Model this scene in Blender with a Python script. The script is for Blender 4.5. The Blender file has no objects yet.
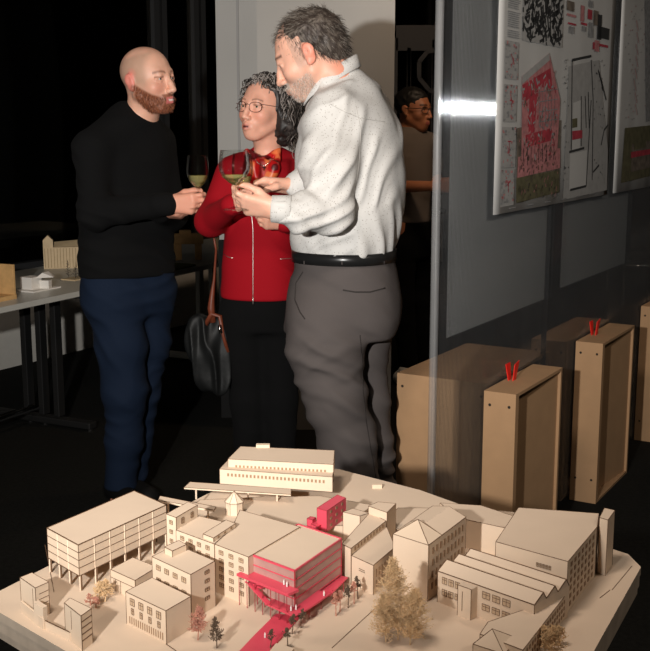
import bpy, bmesh, math, random
import numpy as np
from mathutils import Vector, Matrix, noise as mnoise
random.seed(7); np.random.seed(7)
PI = math.pi
SC = bpy.context.scene
COL = SC.collection
# ------------------------------------------------------------------ camera
F_PX = 1080.0; CX, CY = 325.0, 325.5
PITCH = math.radians(10.36); CAM = Vector((0, 0, 1.52))
cp, sp = math.cos(PITCH), math.sin(PITCH)
cam_d = bpy.data.cameras.new('camera'); cam_d.sensor_width = 36; cam_d.sensor_fit = 'HORIZONTAL'
cam_d.lens = F_PX / 650 * 36; cam_d.clip_start = 0.05; cam_d.clip_end = 200
cam = bpy.data.objects.new('camera', cam_d); COL.objects.link(cam)
cam.location = CAM; cam.rotation_euler = (PI / 2 - PITCH, 0, 0); SC.camera = cam

def ray(x, y):
    u = (x - CX) / F_PX; v = -(y - CY) / F_PX
    return Vector((u, cp + v * sp, -sp + v * cp))
def PZ(x, y, z):                    # point of the world at height z seen at x, y
    d = ray(x, y); return CAM + d * ((z - CAM.z) / d.z)
def PY(x, y, Y):                    # point at distance Y
    d = ray(x, y); return CAM + d * (Y / d.y)

def project(p):
    q = Vector(p) - CAM; z = q.y * cp - q.z * sp; return CX + F_PX * q.x / z, CY - F_PX * (q.y * sp + q.z * cp) / z

# ------------------------------------------------------------------ materials
def mat(name, col, rough=0.6, metal=0.0, var=0.0, vscale=20, bump=0.0, bscale=80, spec=0.5, attr=None,
        emit=None, estr=0, sheen=0, sss=0, trans=0, ior=1.45, coat=0):
    m = bpy.data.materials.new(name); m.use_nodes = True
    nt = m.node_tree; N = nt.nodes; L = nt.links; b = N['Principled BSDF']
    b.inputs['Base Color'].default_value = (*col, 1); b.inputs['Roughness'].default_value = rough
    b.inputs['Metallic'].default_value = metal; b.inputs['Specular IOR Level'].default_value = spec
    b.inputs['IOR'].default_value = ior
    if sheen: b.inputs['Sheen Weight'].default_value = sheen
    if coat: b.inputs['Coat Weight'].default_value = coat
    if trans: b.inputs['Transmission Weight'].default_value = trans
    if sss:
        b.inputs['Subsurface Weight'].default_value = sss; b.inputs['Subsurface Radius'].default_value = (0.012, 0.005, 0.003)
        b.inputs['Subsurface Scale'].default_value = 0.6
    if emit: b.inputs['Emission Color'].default_value = (*emit, 1); b.inputs['Emission Strength'].default_value = estr
    tc = N.new('ShaderNodeTexCoord')
    src = None
    if attr:
        a = N.new('ShaderNodeAttribute'); a.attribute_name = attr; src = a.outputs['Color']
        L.new(src, b.inputs['Base Color'])
    if var:
        n = N.new('ShaderNodeTexNoise'); n.inputs['Scale'].default_value = vscale; n.inputs['Detail'].default_value = 5
        L.new(tc.outputs['Object'], n.inputs['Vector'])
        mr = N.new('ShaderNodeMapRange'); mr.inputs['From Min'].default_value = .3; mr.inputs['From Max'].default_value = .7
        mr.inputs['To Min'].default_value = 1 - var; mr.inputs['To Max'].default_value = 1 + var
        L.new(n.outputs['Fac'], mr.inputs['Value'])
        mx = N.new('ShaderNodeVectorMath'); mx.operation = 'SCALE'
        if src: L.new(src, mx.inputs[0])
        else: mx.inputs[0].default_value = col
        L.new(mr.outputs['Result'], mx.inputs['Scale']); L.new(mx.outputs['Vector'], b.inputs['Base Color'])
    if bump:
        n2 = N.new('ShaderNodeTexNoise'); n2.inputs['Scale'].default_value = bscale; n2.inputs['Detail'].default_value = 3
        L.new(tc.outputs['Object'], n2.inputs['Vector'])
        bp = N.new('ShaderNodeBump'); bp.inputs['Strength'].default_value = bump; bp.inputs['Distance'].default_value = 0.002
        L.new(n2.outputs['Fac'], bp.inputs['Height']); L.new(bp.outputs['Normal'], b.inputs['Normal'])
    return m
def s2l(r, g, b):
    f = lambda c: (c / 255 / 12.92) if c / 255 < .04045 else ((c / 255 + .055) / 1.055) ** 2.4
    return (f(r), f(g), f(b))

# ------------------------------------------------------------------ object helpers
def link(o, parent=None):
    COL.objects.link(o)
    if parent: o.parent = parent
    return o
def tag(o, label=None, cat=None, group=None, kind=None):
    if label: o['label'] = label
    if cat: o['category'] = cat
    if group: o['group'] = group
    if kind: o['kind'] = kind
    return o
def empty(name, loc=(0, 0, 0), rz=0):
    o = bpy.data.objects.new(name, None); o.location = loc; o.rotation_euler = (0, 0, rz); o.empty_display_size = .05
    return link(o)
class MB:
    """collects shapes; build() makes ONE mesh object. Coordinates are world when parent sits at its own base (converted)."""
    def __init__(s): s.v = []; s.f = []; s.m = []
    def add(s, vs, fs, mi=0):
        o = len(s.v); s.v += [tuple(v) for v in vs]; s.f += [tuple(i + o for i in f) for f in fs]; s.m += [mi] * len(fs)
    def box(s, c, size, rz=0, mi=0):
        a, b, h = [k / 2 for k in size]; cs, sn = math.cos(rz), math.sin(rz); vs = []
        for z in (-h, h):
            for x, y in ((-a, -b), (a, -b), (a, b), (-a, b)):
                vs.append((c[0] + x * cs - y * sn, c[1] + x * sn + y * cs, c[2] + z))
        s.add(vs, [(3, 2, 1, 0), (4, 5, 6, 7), (0, 1, 5, 4), (1, 2, 6, 5), (2, 3, 7, 6), (3, 0, 4, 7)], mi)
    def prism(s, pts, z0, z1, mi=0, mtop=None):
        n = len(pts)
        ar = sum(pts[i][0] * pts[(i + 1) % n][1] - pts[(i + 1) % n][0] * pts[i][1] for i in range(n))
        if ar < 0: pts = pts[::-1]
        vs = [(p[0], p[1], z0) for p in pts] + [(p[0], p[1], z1) for p in pts]
        s.add(vs, [tuple(range(n))[::-1]] + [(i, (i + 1) % n, n + (i + 1) % n, n + i) for i in range(n)], mi)
        s.add(vs, [tuple(range(n, 2 * n))], mi if mtop is None else mtop)
    def bar(s, a, b, w, h=None, mi=0, up=(0, 0, 1)):
        a = Vector(a); b = Vector(b); h = h or w; d = (b - a)
        if d.length < 1e-7: return
        d.normalize(); u = Vector(up)
        if abs(d.dot(u)) > .98: u = Vector((1, 0, 0))
        x = d.cross(u).normalized(); z = x.cross(d).normalized(); vs = []
        for p in (a, b):
            for i, j in ((-1, -1), (1, -1), (1, 1), (-1, 1)): vs.append(p + x * (w / 2 * i) + z * (h / 2 * j))
        s.add(vs, [(0, 1, 2, 3), (7, 6, 5, 4), (0, 4, 5, 1), (1, 5, 6, 2), (2, 6, 7, 3), (3, 7, 4, 0)], mi)
    def tube(s, pts, r, n=8, mi=0, cap=True):
        pts = [Vector(p) for p in pts]; k = len(pts)
        rs = r if isinstance(r, (list, tuple)) else [r] * k
        vs = []; fs = []; pu = None
        for i, p in enumerate(pts):
            d = (pts[min(i + 1, k - 1)] - pts[max(i - 1, 0)])
            d = d.normalized() if d.length > 1e-9 else Vector((0, 0, 1))
            if pu is None:
                pu = d.orthogonal().normalized()
            else:
                pu = (pu - d * pu.dot(d)); pu = pu.normalized() if pu.length > 1e-6 else d.orthogonal().normalized()
            w = d.cross(pu)
            for j in range(n):
                a = 2 * PI * j / n; vs.append(p + (pu * math.cos(a) + w * math.sin(a)) * rs[i])
        for i in range(k - 1):
            for j in range(n):
                fs.append((i * n + j, i * n + (j + 1) % n, (i + 1) * n + (j + 1) % n, (i + 1) * n + j))
        if cap: fs.append(tuple(range(n))[::-1]); fs.append(tuple(range((k - 1) * n, k * n)))
        s.add(vs, fs, mi)
    def lathe(s, c, prof, n=24, mi=0):
        vs = []; fs = []; k = len(prof)
        for r, z in prof:
            for j in range(n):
                a = 2 * PI * j / n; vs.append((c[0] + r * math.cos(a), c[1] + r * math.sin(a), c[2] + z))
        for i in range(k - 1):
            for j in range(n): fs.append((i * n + j, i * n + (j + 1) % n, (i + 1) * n + (j + 1) % n, (i + 1) * n + j))
        s.add(vs, fs, mi)
    def quad(s, a, b, c, d, mi=0): s.add([a, b, c, d], [(0, 1, 2, 3)], mi)
    def build(s, name, mats, parent=None, smooth=False, bevel=0, label=None, kind=None):
        if not isinstance(mats, (list, tuple)): mats = [mats]
        me = bpy.data.meshes.new(name)
        vs = s.v
        if parent is not None:
            M = wmat(parent).inverted(); vs = [tuple(M @ Vector(v)) for v in vs]
        me.from_pydata(vs, [], s.f)
        for m in mats: me.materials.append(m)
        me.polygons.foreach_set('material_index', s.m)
        if smooth: me.polygons.foreach_set('use_smooth', [True] * len(s.f))
        me.update()
        o = bpy.data.objects.new(name, me); link(o, parent)
        if bevel:
            md = o.modifiers.new('bevel', 'BEVEL'); md.width = bevel; md.segments = 2; md.limit_method = 'ANGLE'
        if label: o['label'] = label
        if kind: o['kind'] = kind
        return o
def wmat(o):
    M = Matrix.LocRotScale(o.location, o.rotation_euler, o.scale)
    return wmat(o.parent) @ M if o.parent else M
def copy_tree(o, parent=None):
    c = o.copy(); COL.objects.link(c)
    if parent: c.parent = parent
    for ch in [k for k in COL.objects if k.parent == o]: copy_tree(ch, c)
    return c

# ------------------------------------------------------------------ room
ROT = math.radians(29.5)             # the hall's axes against the view
DU = Vector((math.sin(ROT), math.cos(ROT), 0)); DN = Vector((math.cos(ROT), -math.sin(ROT), 0))  # along, and to the right
M_carpet = mat('black_carpet', (.012, .012, .0105), .95, bump=.5, bscale=400, spec=.1, var=.25, vscale=60)
M_white = mat('white_wall_paint', (.88, .84, .76), .8, var=.03, bump=.05)
M_grey = mat('grey_plaster', (.44, .425, .40), .85, var=.03, vscale=3, bump=.05)
M_greyd = mat('grey_lining_panel', (.33, .32, .31), .7, var=.03, vscale=3)
M_dark = mat('dark_wall_paint', (.02, .02, .019), .8)
M_frame = mat('anthracite_window_frame', (.045, .046, .048), .45)
M_glass = bpy.data.materials.new('night_window_glass'); M_glass.use_nodes = True
nt = M_glass.node_tree; nt.nodes.clear()
_o = nt.nodes.new('ShaderNodeOutputMaterial'); _t = nt.nodes.new('ShaderNodeBsdfTransparent'); _g = nt.nodes.new('ShaderNodeBsdfGlossy')
_g.inputs['Roughness'].default_value = .02; _fr = nt.nodes.new('ShaderNodeFresnel'); _mx = nt.nodes.new('ShaderNodeMixShader')
_t.inputs['Color'].default_value = (.8, .82, .8, 1); _fr.inputs['IOR'].default_value = 1.4
nt.links.new(_fr.outputs[0], _mx.inputs[0]); nt.links.new(_t.outputs[0], _mx.inputs[1]); nt.links.new(_g.outputs[0], _mx.inputs[2]); nt.links.new(_mx.outputs[0], _o.inputs[0])

def quadprism(name, p0, along, right, L, W, z0, z1, m, kind='structure'):
    """box from p0 with length L along, width W to the right"""
    p = Vector(p0); a = along * L; r = right * W
    b = MB(); b.prism([p, p + r, p + r + a, p + a], z0, z1); return b.build(name, m, None, kind=kind) if kind else b.build(name, m)
WL = Vector((-2.04, 6.79, 0)); WDIR = Vector((math.sin(math.radians(31)), math.cos(math.radians(31)), 0)); WN = Vector((WDIR.y, -WDIR.x, 0))
b = MB(); b.prism([(-9, -2), (6, -2), (6, 14), (-9, 14)], -.06, 0); fl = b.build('floor', M_carpet); fl['kind'] = 'structure'
b = MB(); b.prism([(-9, -2), (6, -2), (6, 14), (-9, 14)], 3.4, 3.46); b.build('ceiling', mat('dark_ceiling', (.03, .03, .03), .9), kind='structure')
# low white wall under the windows, glazing above
w0 = WL - WDIR * 6
quadprism('wall_left', w0 - WN * .25, WDIR, WN, 12.6, .25, 0, .56, M_white)
quadprism('trim_1', w0 - WN * .27, WDIR, WN, 12.6, .31, .56, .60, M_frame)
# window frames: mullions seen in the photo
wi = 0
def along_wall(px):                  # parameter along the wall line for a picture column
    u = (px - CX) / F_PX; # X = u * depth ; depth about Y*cp at eye height
    # solve (w0 + t*WDIR).x = u*(w0+t*WDIR).y*1/cp
    k = u / cp
    return (k * w0.y - w0.x) / (WDIR.x - k * WDIR.y)
muls = [min((k * .02 for k in range(620)), key=lambda k: abs(project(w0 - WN * .14 + WDIR * k + Vector((0, 0, 1.9)))[0] - x_)) for x_ in (160, 198)]
ts = [0.3, 2.4, 4.5, muls[0], muls[1], 12.5]
for i in range(len(ts) - 1):
    b = MB(); t0, t1 = ts[i], ts[i + 1]; c0 = w0 - WN * .14 + WDIR * t0; c1 = w0 - WN * .14 + WDIR * t1
    ww = .06
    b.bar(c0 + Vector((0, 0, .62)), c1 + Vector((0, 0, .62)), .09, .05)
    b.bar(c0 + Vector((0, 0, 3.36)), c1 + Vector((0, 0, 3.36)), .09, .07)
    b.bar(c0 + WDIR * ww / 2 + Vector((0, 0, .6)), c0 + WDIR * ww / 2 + Vector((0, 0, 3.4)), .09, ww, up=WN)
    b.bar(c1 - WDIR * ww / 2 + Vector((0, 0, .6)), c1 - WDIR * ww / 2 + Vector((0, 0, 3.4)), .09, ww, up=WN)
    wn = b.build('window_%d' % (i + 1), M_frame, kind='structure')
    g = MB(); c0g = c0 - WN * .01; c1g = c1 - WN * .01
    g.bar(c0g + WDIR * ww + Vector((0, 0, 2.0)), c1g - WDIR * ww + Vector((0, 0, 2.0)), .008, 2.7); g.build('pane', M_glass, wn)
# night outside
b = MB(); b.prism([(-60, 4), (20, 4), (20, 70), (-60, 70)], -3.2, -3.1); b.build('ground', mat('night_ground', (.03, .03, .028), .9), kind='structure')
# street lamp far outside
M_lampglow = mat('lamp_glow', (1, .6, .25), emit=(1, .45, .12), estr=25)
M_pole = mat('lamp_pole_paint', (.03, .03, .03), .5)
lp = PY(22, 75, 34); e = empty('street_lamp', (lp.x, lp.y, -3.1)); tag(e, 'street lamp glowing orange in the dark outside the window', 'street lamp')
b = MB(); b.tube([(lp.x - .5, lp.y, -3.1), (lp.x - .5, lp.y, lp.z + .05), (lp.x - .3, lp.y, lp.z + .2), (lp.x, lp.y, lp.z + .17)], .06); b.build('pole', M_pole, e, smooth=True)
b = MB(); b.box((lp.x + .05, lp.y, lp.z + .12), (.5, .25, .1)); b.build('lamp_housing', M_pole, e)
b = MB(); b.lathe((lp.x + .05, lp.y, lp.z + .01), [(0, -.05), (.08, -.03), (.14, .02), (.15, .06), (0, .06)], 12); b.build('lamp_shade', M_lampglow, e, smooth=True)
# a dim lit kiosk outside, behind the glass
k = PY(14, 209, 30)
e = empty('pavilion', (k.x, k.y, -3.1)); tag(e, 'low dimly lit pavilion outside the window in the night', 'building')
b = MB(); b.box((k.x, k.y + 1.5, (k.z - .45 - 3.1) / 2 - .0), (3.4, 3, k.z - .45 + 3.1)); b.build('base', mat('pavilion_wall', (.05, .045, .04), .8), e)
b = MB(); b.box((k.x, k.y + 1.5, k.z + .05), (3.2, 2.8, .95)); b.build('wall', mat('pavilion_glow', (.1, .09, .05), emit=(.35, .28, .12), estr=.02), e)
b = MB(); b.box((k.x + .25, k.y - .02, k.z + .05), (.25, .06, .85)); b.build('door', mat('pavilion_light', (.1, .09, .05), emit=(.6, .5, .2), estr=.09), e)
b = MB(); b.box((k.x, k.y + 1.5, k.z + .58), (3.6, 3.2, .12)); b.build('roof', M_pole, e)

# pillar / wall end between the windows and the dark passage
pc = PY(312, 128, 5.25); pl = PY(217, 128, 5.6); pr = PY(395, 128, 5.25)
b = MB(); b.prism([(PY(258, 128, 5.35).x, 5.35), (pr.x, 5.35), (pr.x, 5.95), (PY(258, 128, 5.35).x, 5.95)], 0, 3.4)
b.build('wall_back', M_grey, kind='structure')
b = MB(); b.prism([(PY(217.5, 128, 5.6).x, 5.6), (PY(258, 128, 5.35).x, 5.6), (PY(258, 128, 5.35).x, 5.95), (PY(217.5, 128, 5.6).x, 5.95)], 0, 3.4)
b.build('wall_back_return', M_grey, kind='structure'); b = MB(); b.prism([(PY(217.5, 128, 5.6).x - .004, 5.58), (PY(258, 128, 5.35).x, 5.58), (PY(258, 128, 5.35).x, 5.96), (PY(217.5, 128, 5.6).x - .004, 5.96)], 0, .95); b.build('trim_2', mat('black_wall_foot', (.004, .004, .004), .9), kind='structure'); b = MB()  # black cover added over the foot of the wall return so it stays dark
x0 = PY(239, 128, 5.6).x; b.box((x0, 5.595, 2.2), (.012, .012, 2.4)); b.build('trim_3', M_greyd, kind='structure')
# dark passage behind: side and back walls
b = MB(); b.prism([(-9, 13.9), (6, 13.9), (6, 14), (-9, 14)], 0, 3.4); b.build('wall_far', M_dark, kind='structure')
b = MB(); b.prism([(5.9, -2), (6, -2), (6, 14), (5.9, 14)], 0, 3.4); b.build('wall_right', M_dark, kind='structure')
b = MB(); b.prism([(-9, -2.1), (6, -2.1), (6, -2), (-9, -2)], 0, 3.4); b.build('wall_front', M_dark, kind='structure')
# dark steel door frame with a hexagonal bracing in the passage
M_steel = mat('dark_steel', (.05, .05, .055), .45, metal=.4)
Yd = 9.0
def pd(x, y): return PY(x, y, Yd)
b = MB()
b.bar(pd(409, 48), pd(409, 150), .03); b.bar(pd(434, 40), pd(434, 150), .03)
for q in range(5):
    a_, c_ = [((427, 52), (419, 62)), ((419, 62), (419, 78)), ((419, 78), (429, 90)), ((427, 52), (434, 50)), ((429, 90), (434, 92))][q]
    b.bar(pd(*a_), pd(*c_), .035)
b.bar((pd(409, 48).x, Yd, 0), pd(409, 48), .03); b.bar((pd(434, 40).x, Yd, 0), pd(434, 40), .03)
b.bar(pd(396, 38), pd(440, 38), .03, .2)
b.bar((pd(396, 38).x, Yd, 0), pd(396, 38), .03)
tag(b.build('steel_frame', M_steel), 'dark steel frame with angled struts in the passage behind the pillar', 'frame')

# ------------------------------------------------------------------ long table by the window
M_tt = mat('grey_laminate', (.50, .50, .46), .35, var=.05, vscale=8)
M_black = mat('black_powder_coat', (.012, .012, .012), .5)
M_chrome = mat('chrome', (.7, .7, .7), .12, metal=1)
M_palemetal = mat('pale_grey_metal', (.42, .41, .38), .4)
A0 = PZ(0, 307.5, .74); A1 = PZ(220, 262, .74)
td = (A1 - A0); td.z = 0; td.normalize(); tn = Vector((-td.y, td.x, 0))     # towards the window
def table(name, label, s0, L, legm):
    p = A0 + td * s0; p.z = 0
    e = empty(name, (p.x, p.y, 0), math.atan2(td.y, td.x)); tag(e, label, 'table', 'long tables by the window')
    b = MB(); b.prism([p, p + td * L, p + td * L + tn * .8, p + tn * .8], .712, .74); b.build('tabletop', M_tt, e, bevel=.003)
    return e, p
t1, tp = table('folding_table', 'grey folding table by the window behind the bald man, carrying the wooden models', -1.15, 2.35, M_black)
def leg_set(e, c, mleg, foot=True):
    # T-leg: two flat uprights, cross foot
    for k in (-.145, -.045, .055):
        q = c + tn * k
        b = MB(); b.bar((q.x, q.y, .055), (q.x, q.y, .70), .035, .05, up=td); b.build('leg', mleg, e, bevel=.004)
    b = MB(); b.bar(Vector((c.x, c.y, .03)) - tn * .36, Vector((c.x, c.y, .03)) + tn * .36, .06, .035); b.build('foot', mleg, e, bevel=.006)
    b = MB(); b.bar(Vector((c.x, c.y, .70)) - tn * .33, Vector((c.x, c.y, .70)) + tn * .33, .05, .03); b.build('crossbar', mleg, e)
    for k in (-.34, .34, -.05, .05):
        b = MB(); b.lathe(Vector((c.x, c.y, .0)) + tn * k - td * .0, [(0, 0), (.018, 0), (.018, .014), (0, .014)], 10)
        b.build('glide', M_chrome, e)
legc = PZ(45, 416, 0); 
s_leg = min((k * .01 for k in range(230)), key=lambda k: abs(project(tp + td * k + tn * .355 + Vector((0, 0, .4)))[0] - 41)); legc = tp + td * s_leg + tn * .4
leg_set(t1, legc, M_black)
b = MB(); q = tp + tn * .4
for k in (-.03, .03): b.tube([Vector((q.x, q.y, .09)) + tn * k + td * .1, Vector((legc.x, legc.y, .09)) + tn * k], .01)
b.build('stretcher', M_chrome, t1, smooth=True)
leg_set(t1, tp + td * .15 + tn * .4, M_black)
t2, tp2 = table('folding_table', 'grey folding table beside the pillar, partly hidden by the woman in red', 1.205, 2.2, M_palemetal)
s2 = min((k * .01 for k in range(300)), key=lambda k: abs(project(tp2 + td * k + tn * .4 + Vector((0, 0, .4)))[0] - 207))
leg_set(t2, tp2 + td * s2 + tn * .4, M_palemetal); leg_set(t2, tp2 + td * 2.05 + tn * .4, M_palemetal)

# models on that table
M_ply = mat('plywood', s2l(205, 165, 110), .6, var=.12, vscale=30)
M_birch = mat('pale_birch', s2l(215, 190, 150), .6, var=.06, vscale=40)
M_card = mat('white_card', (.78, .75, .70), .7)
M_moss = mat('moss_green', s2l(95, 100, 60), .9, var=.3, vscale=100)
M_wire = mat('dark_wire', (.05, .04, .03), .5)
def T(px, py, z=.74): return PZ(px, py, z)
rz = math.atan2(td.y, td.x)
# open plywood box at far left
c = T(-8, 302); e = empty('wooden_box_model', (c.x, c.y, .74), rz); tag(e, 'open plywood box model at the left end of the window table', 'model')
o = c + tn * .1
for nm, dx, dy, sx, sy, h in (('side_panel', .12, .0, .012, .26, .16), ('side_panel', -.12, .0, .012, .26, .16), ('back_panel', 0, .13, .24, .012, .15), ('base', 0, 0, .25, .27, .02)):
    b = MB(); q = o + td * dx + tn * dy; b.box((q.x, q.y, .74 + h / 2), (sx, sy, h), rz); b.build(nm, M_ply, e, bevel=.001)
# white model on thin base
c = T(37, 290); e = empty('white_house_model', (c.x, c.y, .74), rz); tag(e, 'small white card house model on a thin base beside the wooden hall', 'model')
b = MB(); b.box((c.x, c.y + .02, .743), (.20, .12, .006), rz); b.build('base', M_card, e)
b = MB(); b.box((c.x - .03, c.y + .01, .775), (.075, .07, .06), rz); b.build('house_block', M_card, e, bevel=.001)
b = MB(); b.box((c.x + .035, c.y + .03, .765), (.04, .05, .04), rz + .3); b.build('house_block', M_card, e, bevel=.001)
b = MB(); b.add([(c.x + .0, c.y - .02, .80), (c.x + .08, c.y + .02, .80), (c.x + .07, c.y + .08, .80), (c.x - .01, c.y + .06, .80), (c.x + .03, c.y + .0, .825), (c.x + .045, c.y + .06, .825)], [(0, 1, 4), (1, 2, 5, 4), (2, 3, 5), (3, 0, 4, 5), (3, 2, 1, 0)])
b.build('roof', M_card, e)
# wooden hall with a turret
c0 = T(44, 269); c1 = T(81, 268)
c0.z = c1.z = .74; e = empty('wooden_hall_model', ((c0.x + c1.x) / 2, (c0.y + c1.y) / 2, .74)); tag(e, 'pale wooden hall model with a small gabled turret on the window table', 'model')
dd = (c1 - c0).normalized(); nn = Vector((-dd.y, dd.x, 0)); L = (c1 - c0).length
b = MB(); b.prism([c0, c1, c1 + nn * .14, c0 + nn * .14], .74, .86)
for i in range(12):
    q = c0 + dd * (L * (i + .5) / 12) - nn * .001; b.box((q.x, q.y, .80), (.002, .002, .11), 0, 1)
b.build('hall', [M_birch, mat('burnt_line', s2l(150, 120, 85), .8)], e)
b = MB(); m0, m1 = c0 + dd * .06, c1
zt = .86
vs = [m0 + Vector((0, 0, .122)), m1 + Vector((0, 0, .122)), m1 + nn * .14 + Vector((0, 0, .122)), m0 + nn * .14 + Vector((0, 0, .122)), m0 + nn * .07 + Vector((0, 0, .145)), m1 + nn * .07 + Vector((0, 0, .155))]
b.add(vs, [(0, 1, 5, 4), (2, 3, 4, 5), (1, 2, 5), (3, 0, 4), (3, 2, 1, 0)]); b.build('roof', M_birch, e)
b = MB(); q = c0 + dd * .025 + nn * .03
tb = [q + dd * x + nn * y for x, y in ((-.025, -.028), (.03, -.028), (.03, .028), (-.025, .028))]
b.prism(tb, .74, .90); ap = [(p.x, p.y, .90) for p in tb] + [((tb[0] + tb[1]).x / 2, (tb[0] + tb[1]).y / 2, .928), ((tb[2] + tb[3]).x / 2, (tb[2] + tb[3]).y / 2, .928)]
b.add(ap, [(0, 1, 4), (2, 3, 5), (1, 2, 5, 4), (3, 0, 4, 5)]); b.build('turret', M_birch, e)
# wire trees in front of it
c = T(76, 279); e = empty('wire_tree_model', (c.x, c.y, .74)); tag(e, 'thin base with spiky wire trees beside the bald man on the window table', 'model')
b = MB(); b.box((c.x, c.y, .743), (.13, .09, .006), rz); b.build('base', M_birch, e)
for i, dx in enumerate((-.045, .0, .035)):
    b = MB(); x, y = c.x + dx, c.y + (.02, -.01, .02)[i]; h = (.09, .06, .055)[i]
    b.tube([(x, y, .745), (x, y, .745 + h)], .0015, 5)
    for q in range(16):
        z = .755 + (h - .012) * q / 16; r = .022 * (1 - q / 18); a = q * 2.4
        b.tube([(x, y, z), (x + r * math.cos(a), y + r * math.sin(a), z + .006)], .0012, 4)
    b.build('tree', M_wire, e)
# wooden arch on green base, right of the bald man
c = T(190, 262); c.z = .74; e = empty('wooden_arch_model', (c.x, c.y, .74)); tag(e, 'rough wooden arch model on a mossy green base between the bald man and the woman', 'model')
b = MB(); g0, g1 = T(170, 272), T(196, 266); b.prism([g0, g1, g1 + tn * .22, g0 + tn * .22], .74, .752); b.build('base', M_moss, e)
b = MB(); ax = Vector((1, .15, 0)).normalized(); q = T(198, 262) + tn * .05; q.z = 0
for dx, h, w in ((-.075, .13, .045), (.045, .125, .04)): 
    p = q + ax * dx; b.box((p.x, p.y, .752 + h / 2), (w, .06, h), .15)
p = q + ax * -.01; b.box((p.x, p.y, .752 + .125), (.17, .07, .06), .15); p = q + ax * -.03; b.box((p.x, p.y, .752 + .16), (.07, .06, .03), .15)
b.build('arch', M_ply, e, bevel=.006)
b = MB(); p = T(221, 249); b.box((p.x, p.y, .775), (.05, .06, .07), rz); tag(b.build('cream_block_model', M_birch), 'cream block model on the far table beside the red jacket', 'model')

# ------------------------------------------------------------------ exhibition panel and cardboard frames
P0 = Vector((.325, 3.14, 0)); PD = Vector((math.sin(math.radians(30.5)), math.cos(math.radians(30.5)), 0)); PN = Vector((PD.y, -PD.x, 0))  # PN: the camera's side
def PP(x, y, off=0.0):               # picture point on the panel plane (offset to our side)
    d = ray(x, y); o = P0 + PN * off; t = (o - CAM).dot(PN) / d.dot(PN); return CAM + d * t
M_poly = bpy.data.materials.new('twin_wall_polycarbonate'); M_poly.use_nodes = True
nt = M_poly.node_tree; N = nt.nodes; Lk = nt.links; N.clear()
o_ = N.new('ShaderNodeOutputMaterial'); tr = N.new('ShaderNodeBsdfTransparent'); gl = N.new('ShaderNodeBsdfGlossy'); df = N.new('ShaderNodeBsdfDiffuse')
tr.inputs['Color'].default_value = (.86, .87, .88, 1); gl.inputs['Roughness'].default_value = .05; gl.inputs['Color'].default_value = (.9, .9, .9, 1)
df.inputs['Color'].default_value = (.55, .55, .55, 1)
m1 = N.new('ShaderNodeMixShader'); m2 = N.new('ShaderNodeMixShader'); m1.inputs[0].default_value = .06; m2.inputs[0].default_value = .10
tc = N.new('ShaderNodeTexCoord'); wv = N.new('ShaderNodeTexNoise'); mp = N.new('ShaderNodeMapping')
mp.inputs['Scale'].default_value = (140, 1, .02); wv.inputs['Scale'].default_value = 1
Lk.new(tc.outputs['Object'], mp.inputs['Vector']); Lk.new(mp.outputs['Vector'], wv.inputs['Vector'])
mr = N.new('ShaderNodeMapRange'); mr.inputs['From Min'].default_value = .3; mr.inputs['From Max'].default_value = .7; mr.inputs['To Min'].default_value = .008; mr.inputs['To Max'].default_value = .03
Lk.new(wv.outputs['Fac'], mr.inputs['Value']); Lk.new(mr.outputs['Result'], m1.inputs[0])
Lk.new(tr.outputs[0], m1.inputs[1]); Lk.new(df.outputs[0], m1.inputs[2]); Lk.new(m1.outputs[0], m2.inputs[1]); Lk.new(gl.outputs[0], m2.inputs[2]); Lk.new(m2.outputs[0], o_.inputs[0])
pe = empty('display_panel', (P0.x, P0.y, 0), math.atan2(PD.y, PD.x)); tag(pe, 'tall translucent ribbed plastic display panel standing in cardboard frames', 'display panel')
Lp = 4.6; zb, ztp = .012, 2.9; n = int(Lp / .010) * 6
b = MB(); vs = []; fs = []; rib = .010; nr = int(Lp / rib); sg = 7
for i in range(nr):
    for q in range(sg + 1):
        a = PI * q / sg; p = P0 + PD * (i * rib + rib / 2 * (1 - math.cos(a))) + PN * (.0005 + rib / 2 * math.sin(a)); vs += [(p.x, p.y, zb), (p.x, p.y, ztp)]
        if q < sg: o = len(vs) - 2; fs.append((o, o + 2, o + 3, o + 1))
b.add(vs, fs); b.build('ribbed_sheet', M_poly, pe, smooth=True)
b = MB(); q0 = P0 - PN * .008; q1 = q0 + PD * Lp; b.quad((q0.x, q0.y, zb), (q1.x, q1.y, zb), (q1.x, q1.y, ztp), (q0.x, q0.y, ztp)); b.build('rear_sheet', M_poly, pe)
M_edge = mat('polycarbonate_edge', (.35, .35, .35), .3, var=.1, vscale=5); M_edge.node_tree.nodes['Principled BSDF'].inputs['Alpha'].default_value = .28
b = MB(); q = P0 - PN * .003; b.tube([(q.x, q.y, zb), (q.x, q.y, ztp)], .0125, 12); b.build('edge_profile', M_edge, pe, smooth=True)
b = MB(); t = (PP(552, 200) - P0).dot(PD); q = P0 + PD * t - PN * .012; b.bar((q.x, q.y, zb), (q.x, q.y, ztp), .02, .004, up=PD); b.build('joint_strip', M_black, pe)

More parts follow.
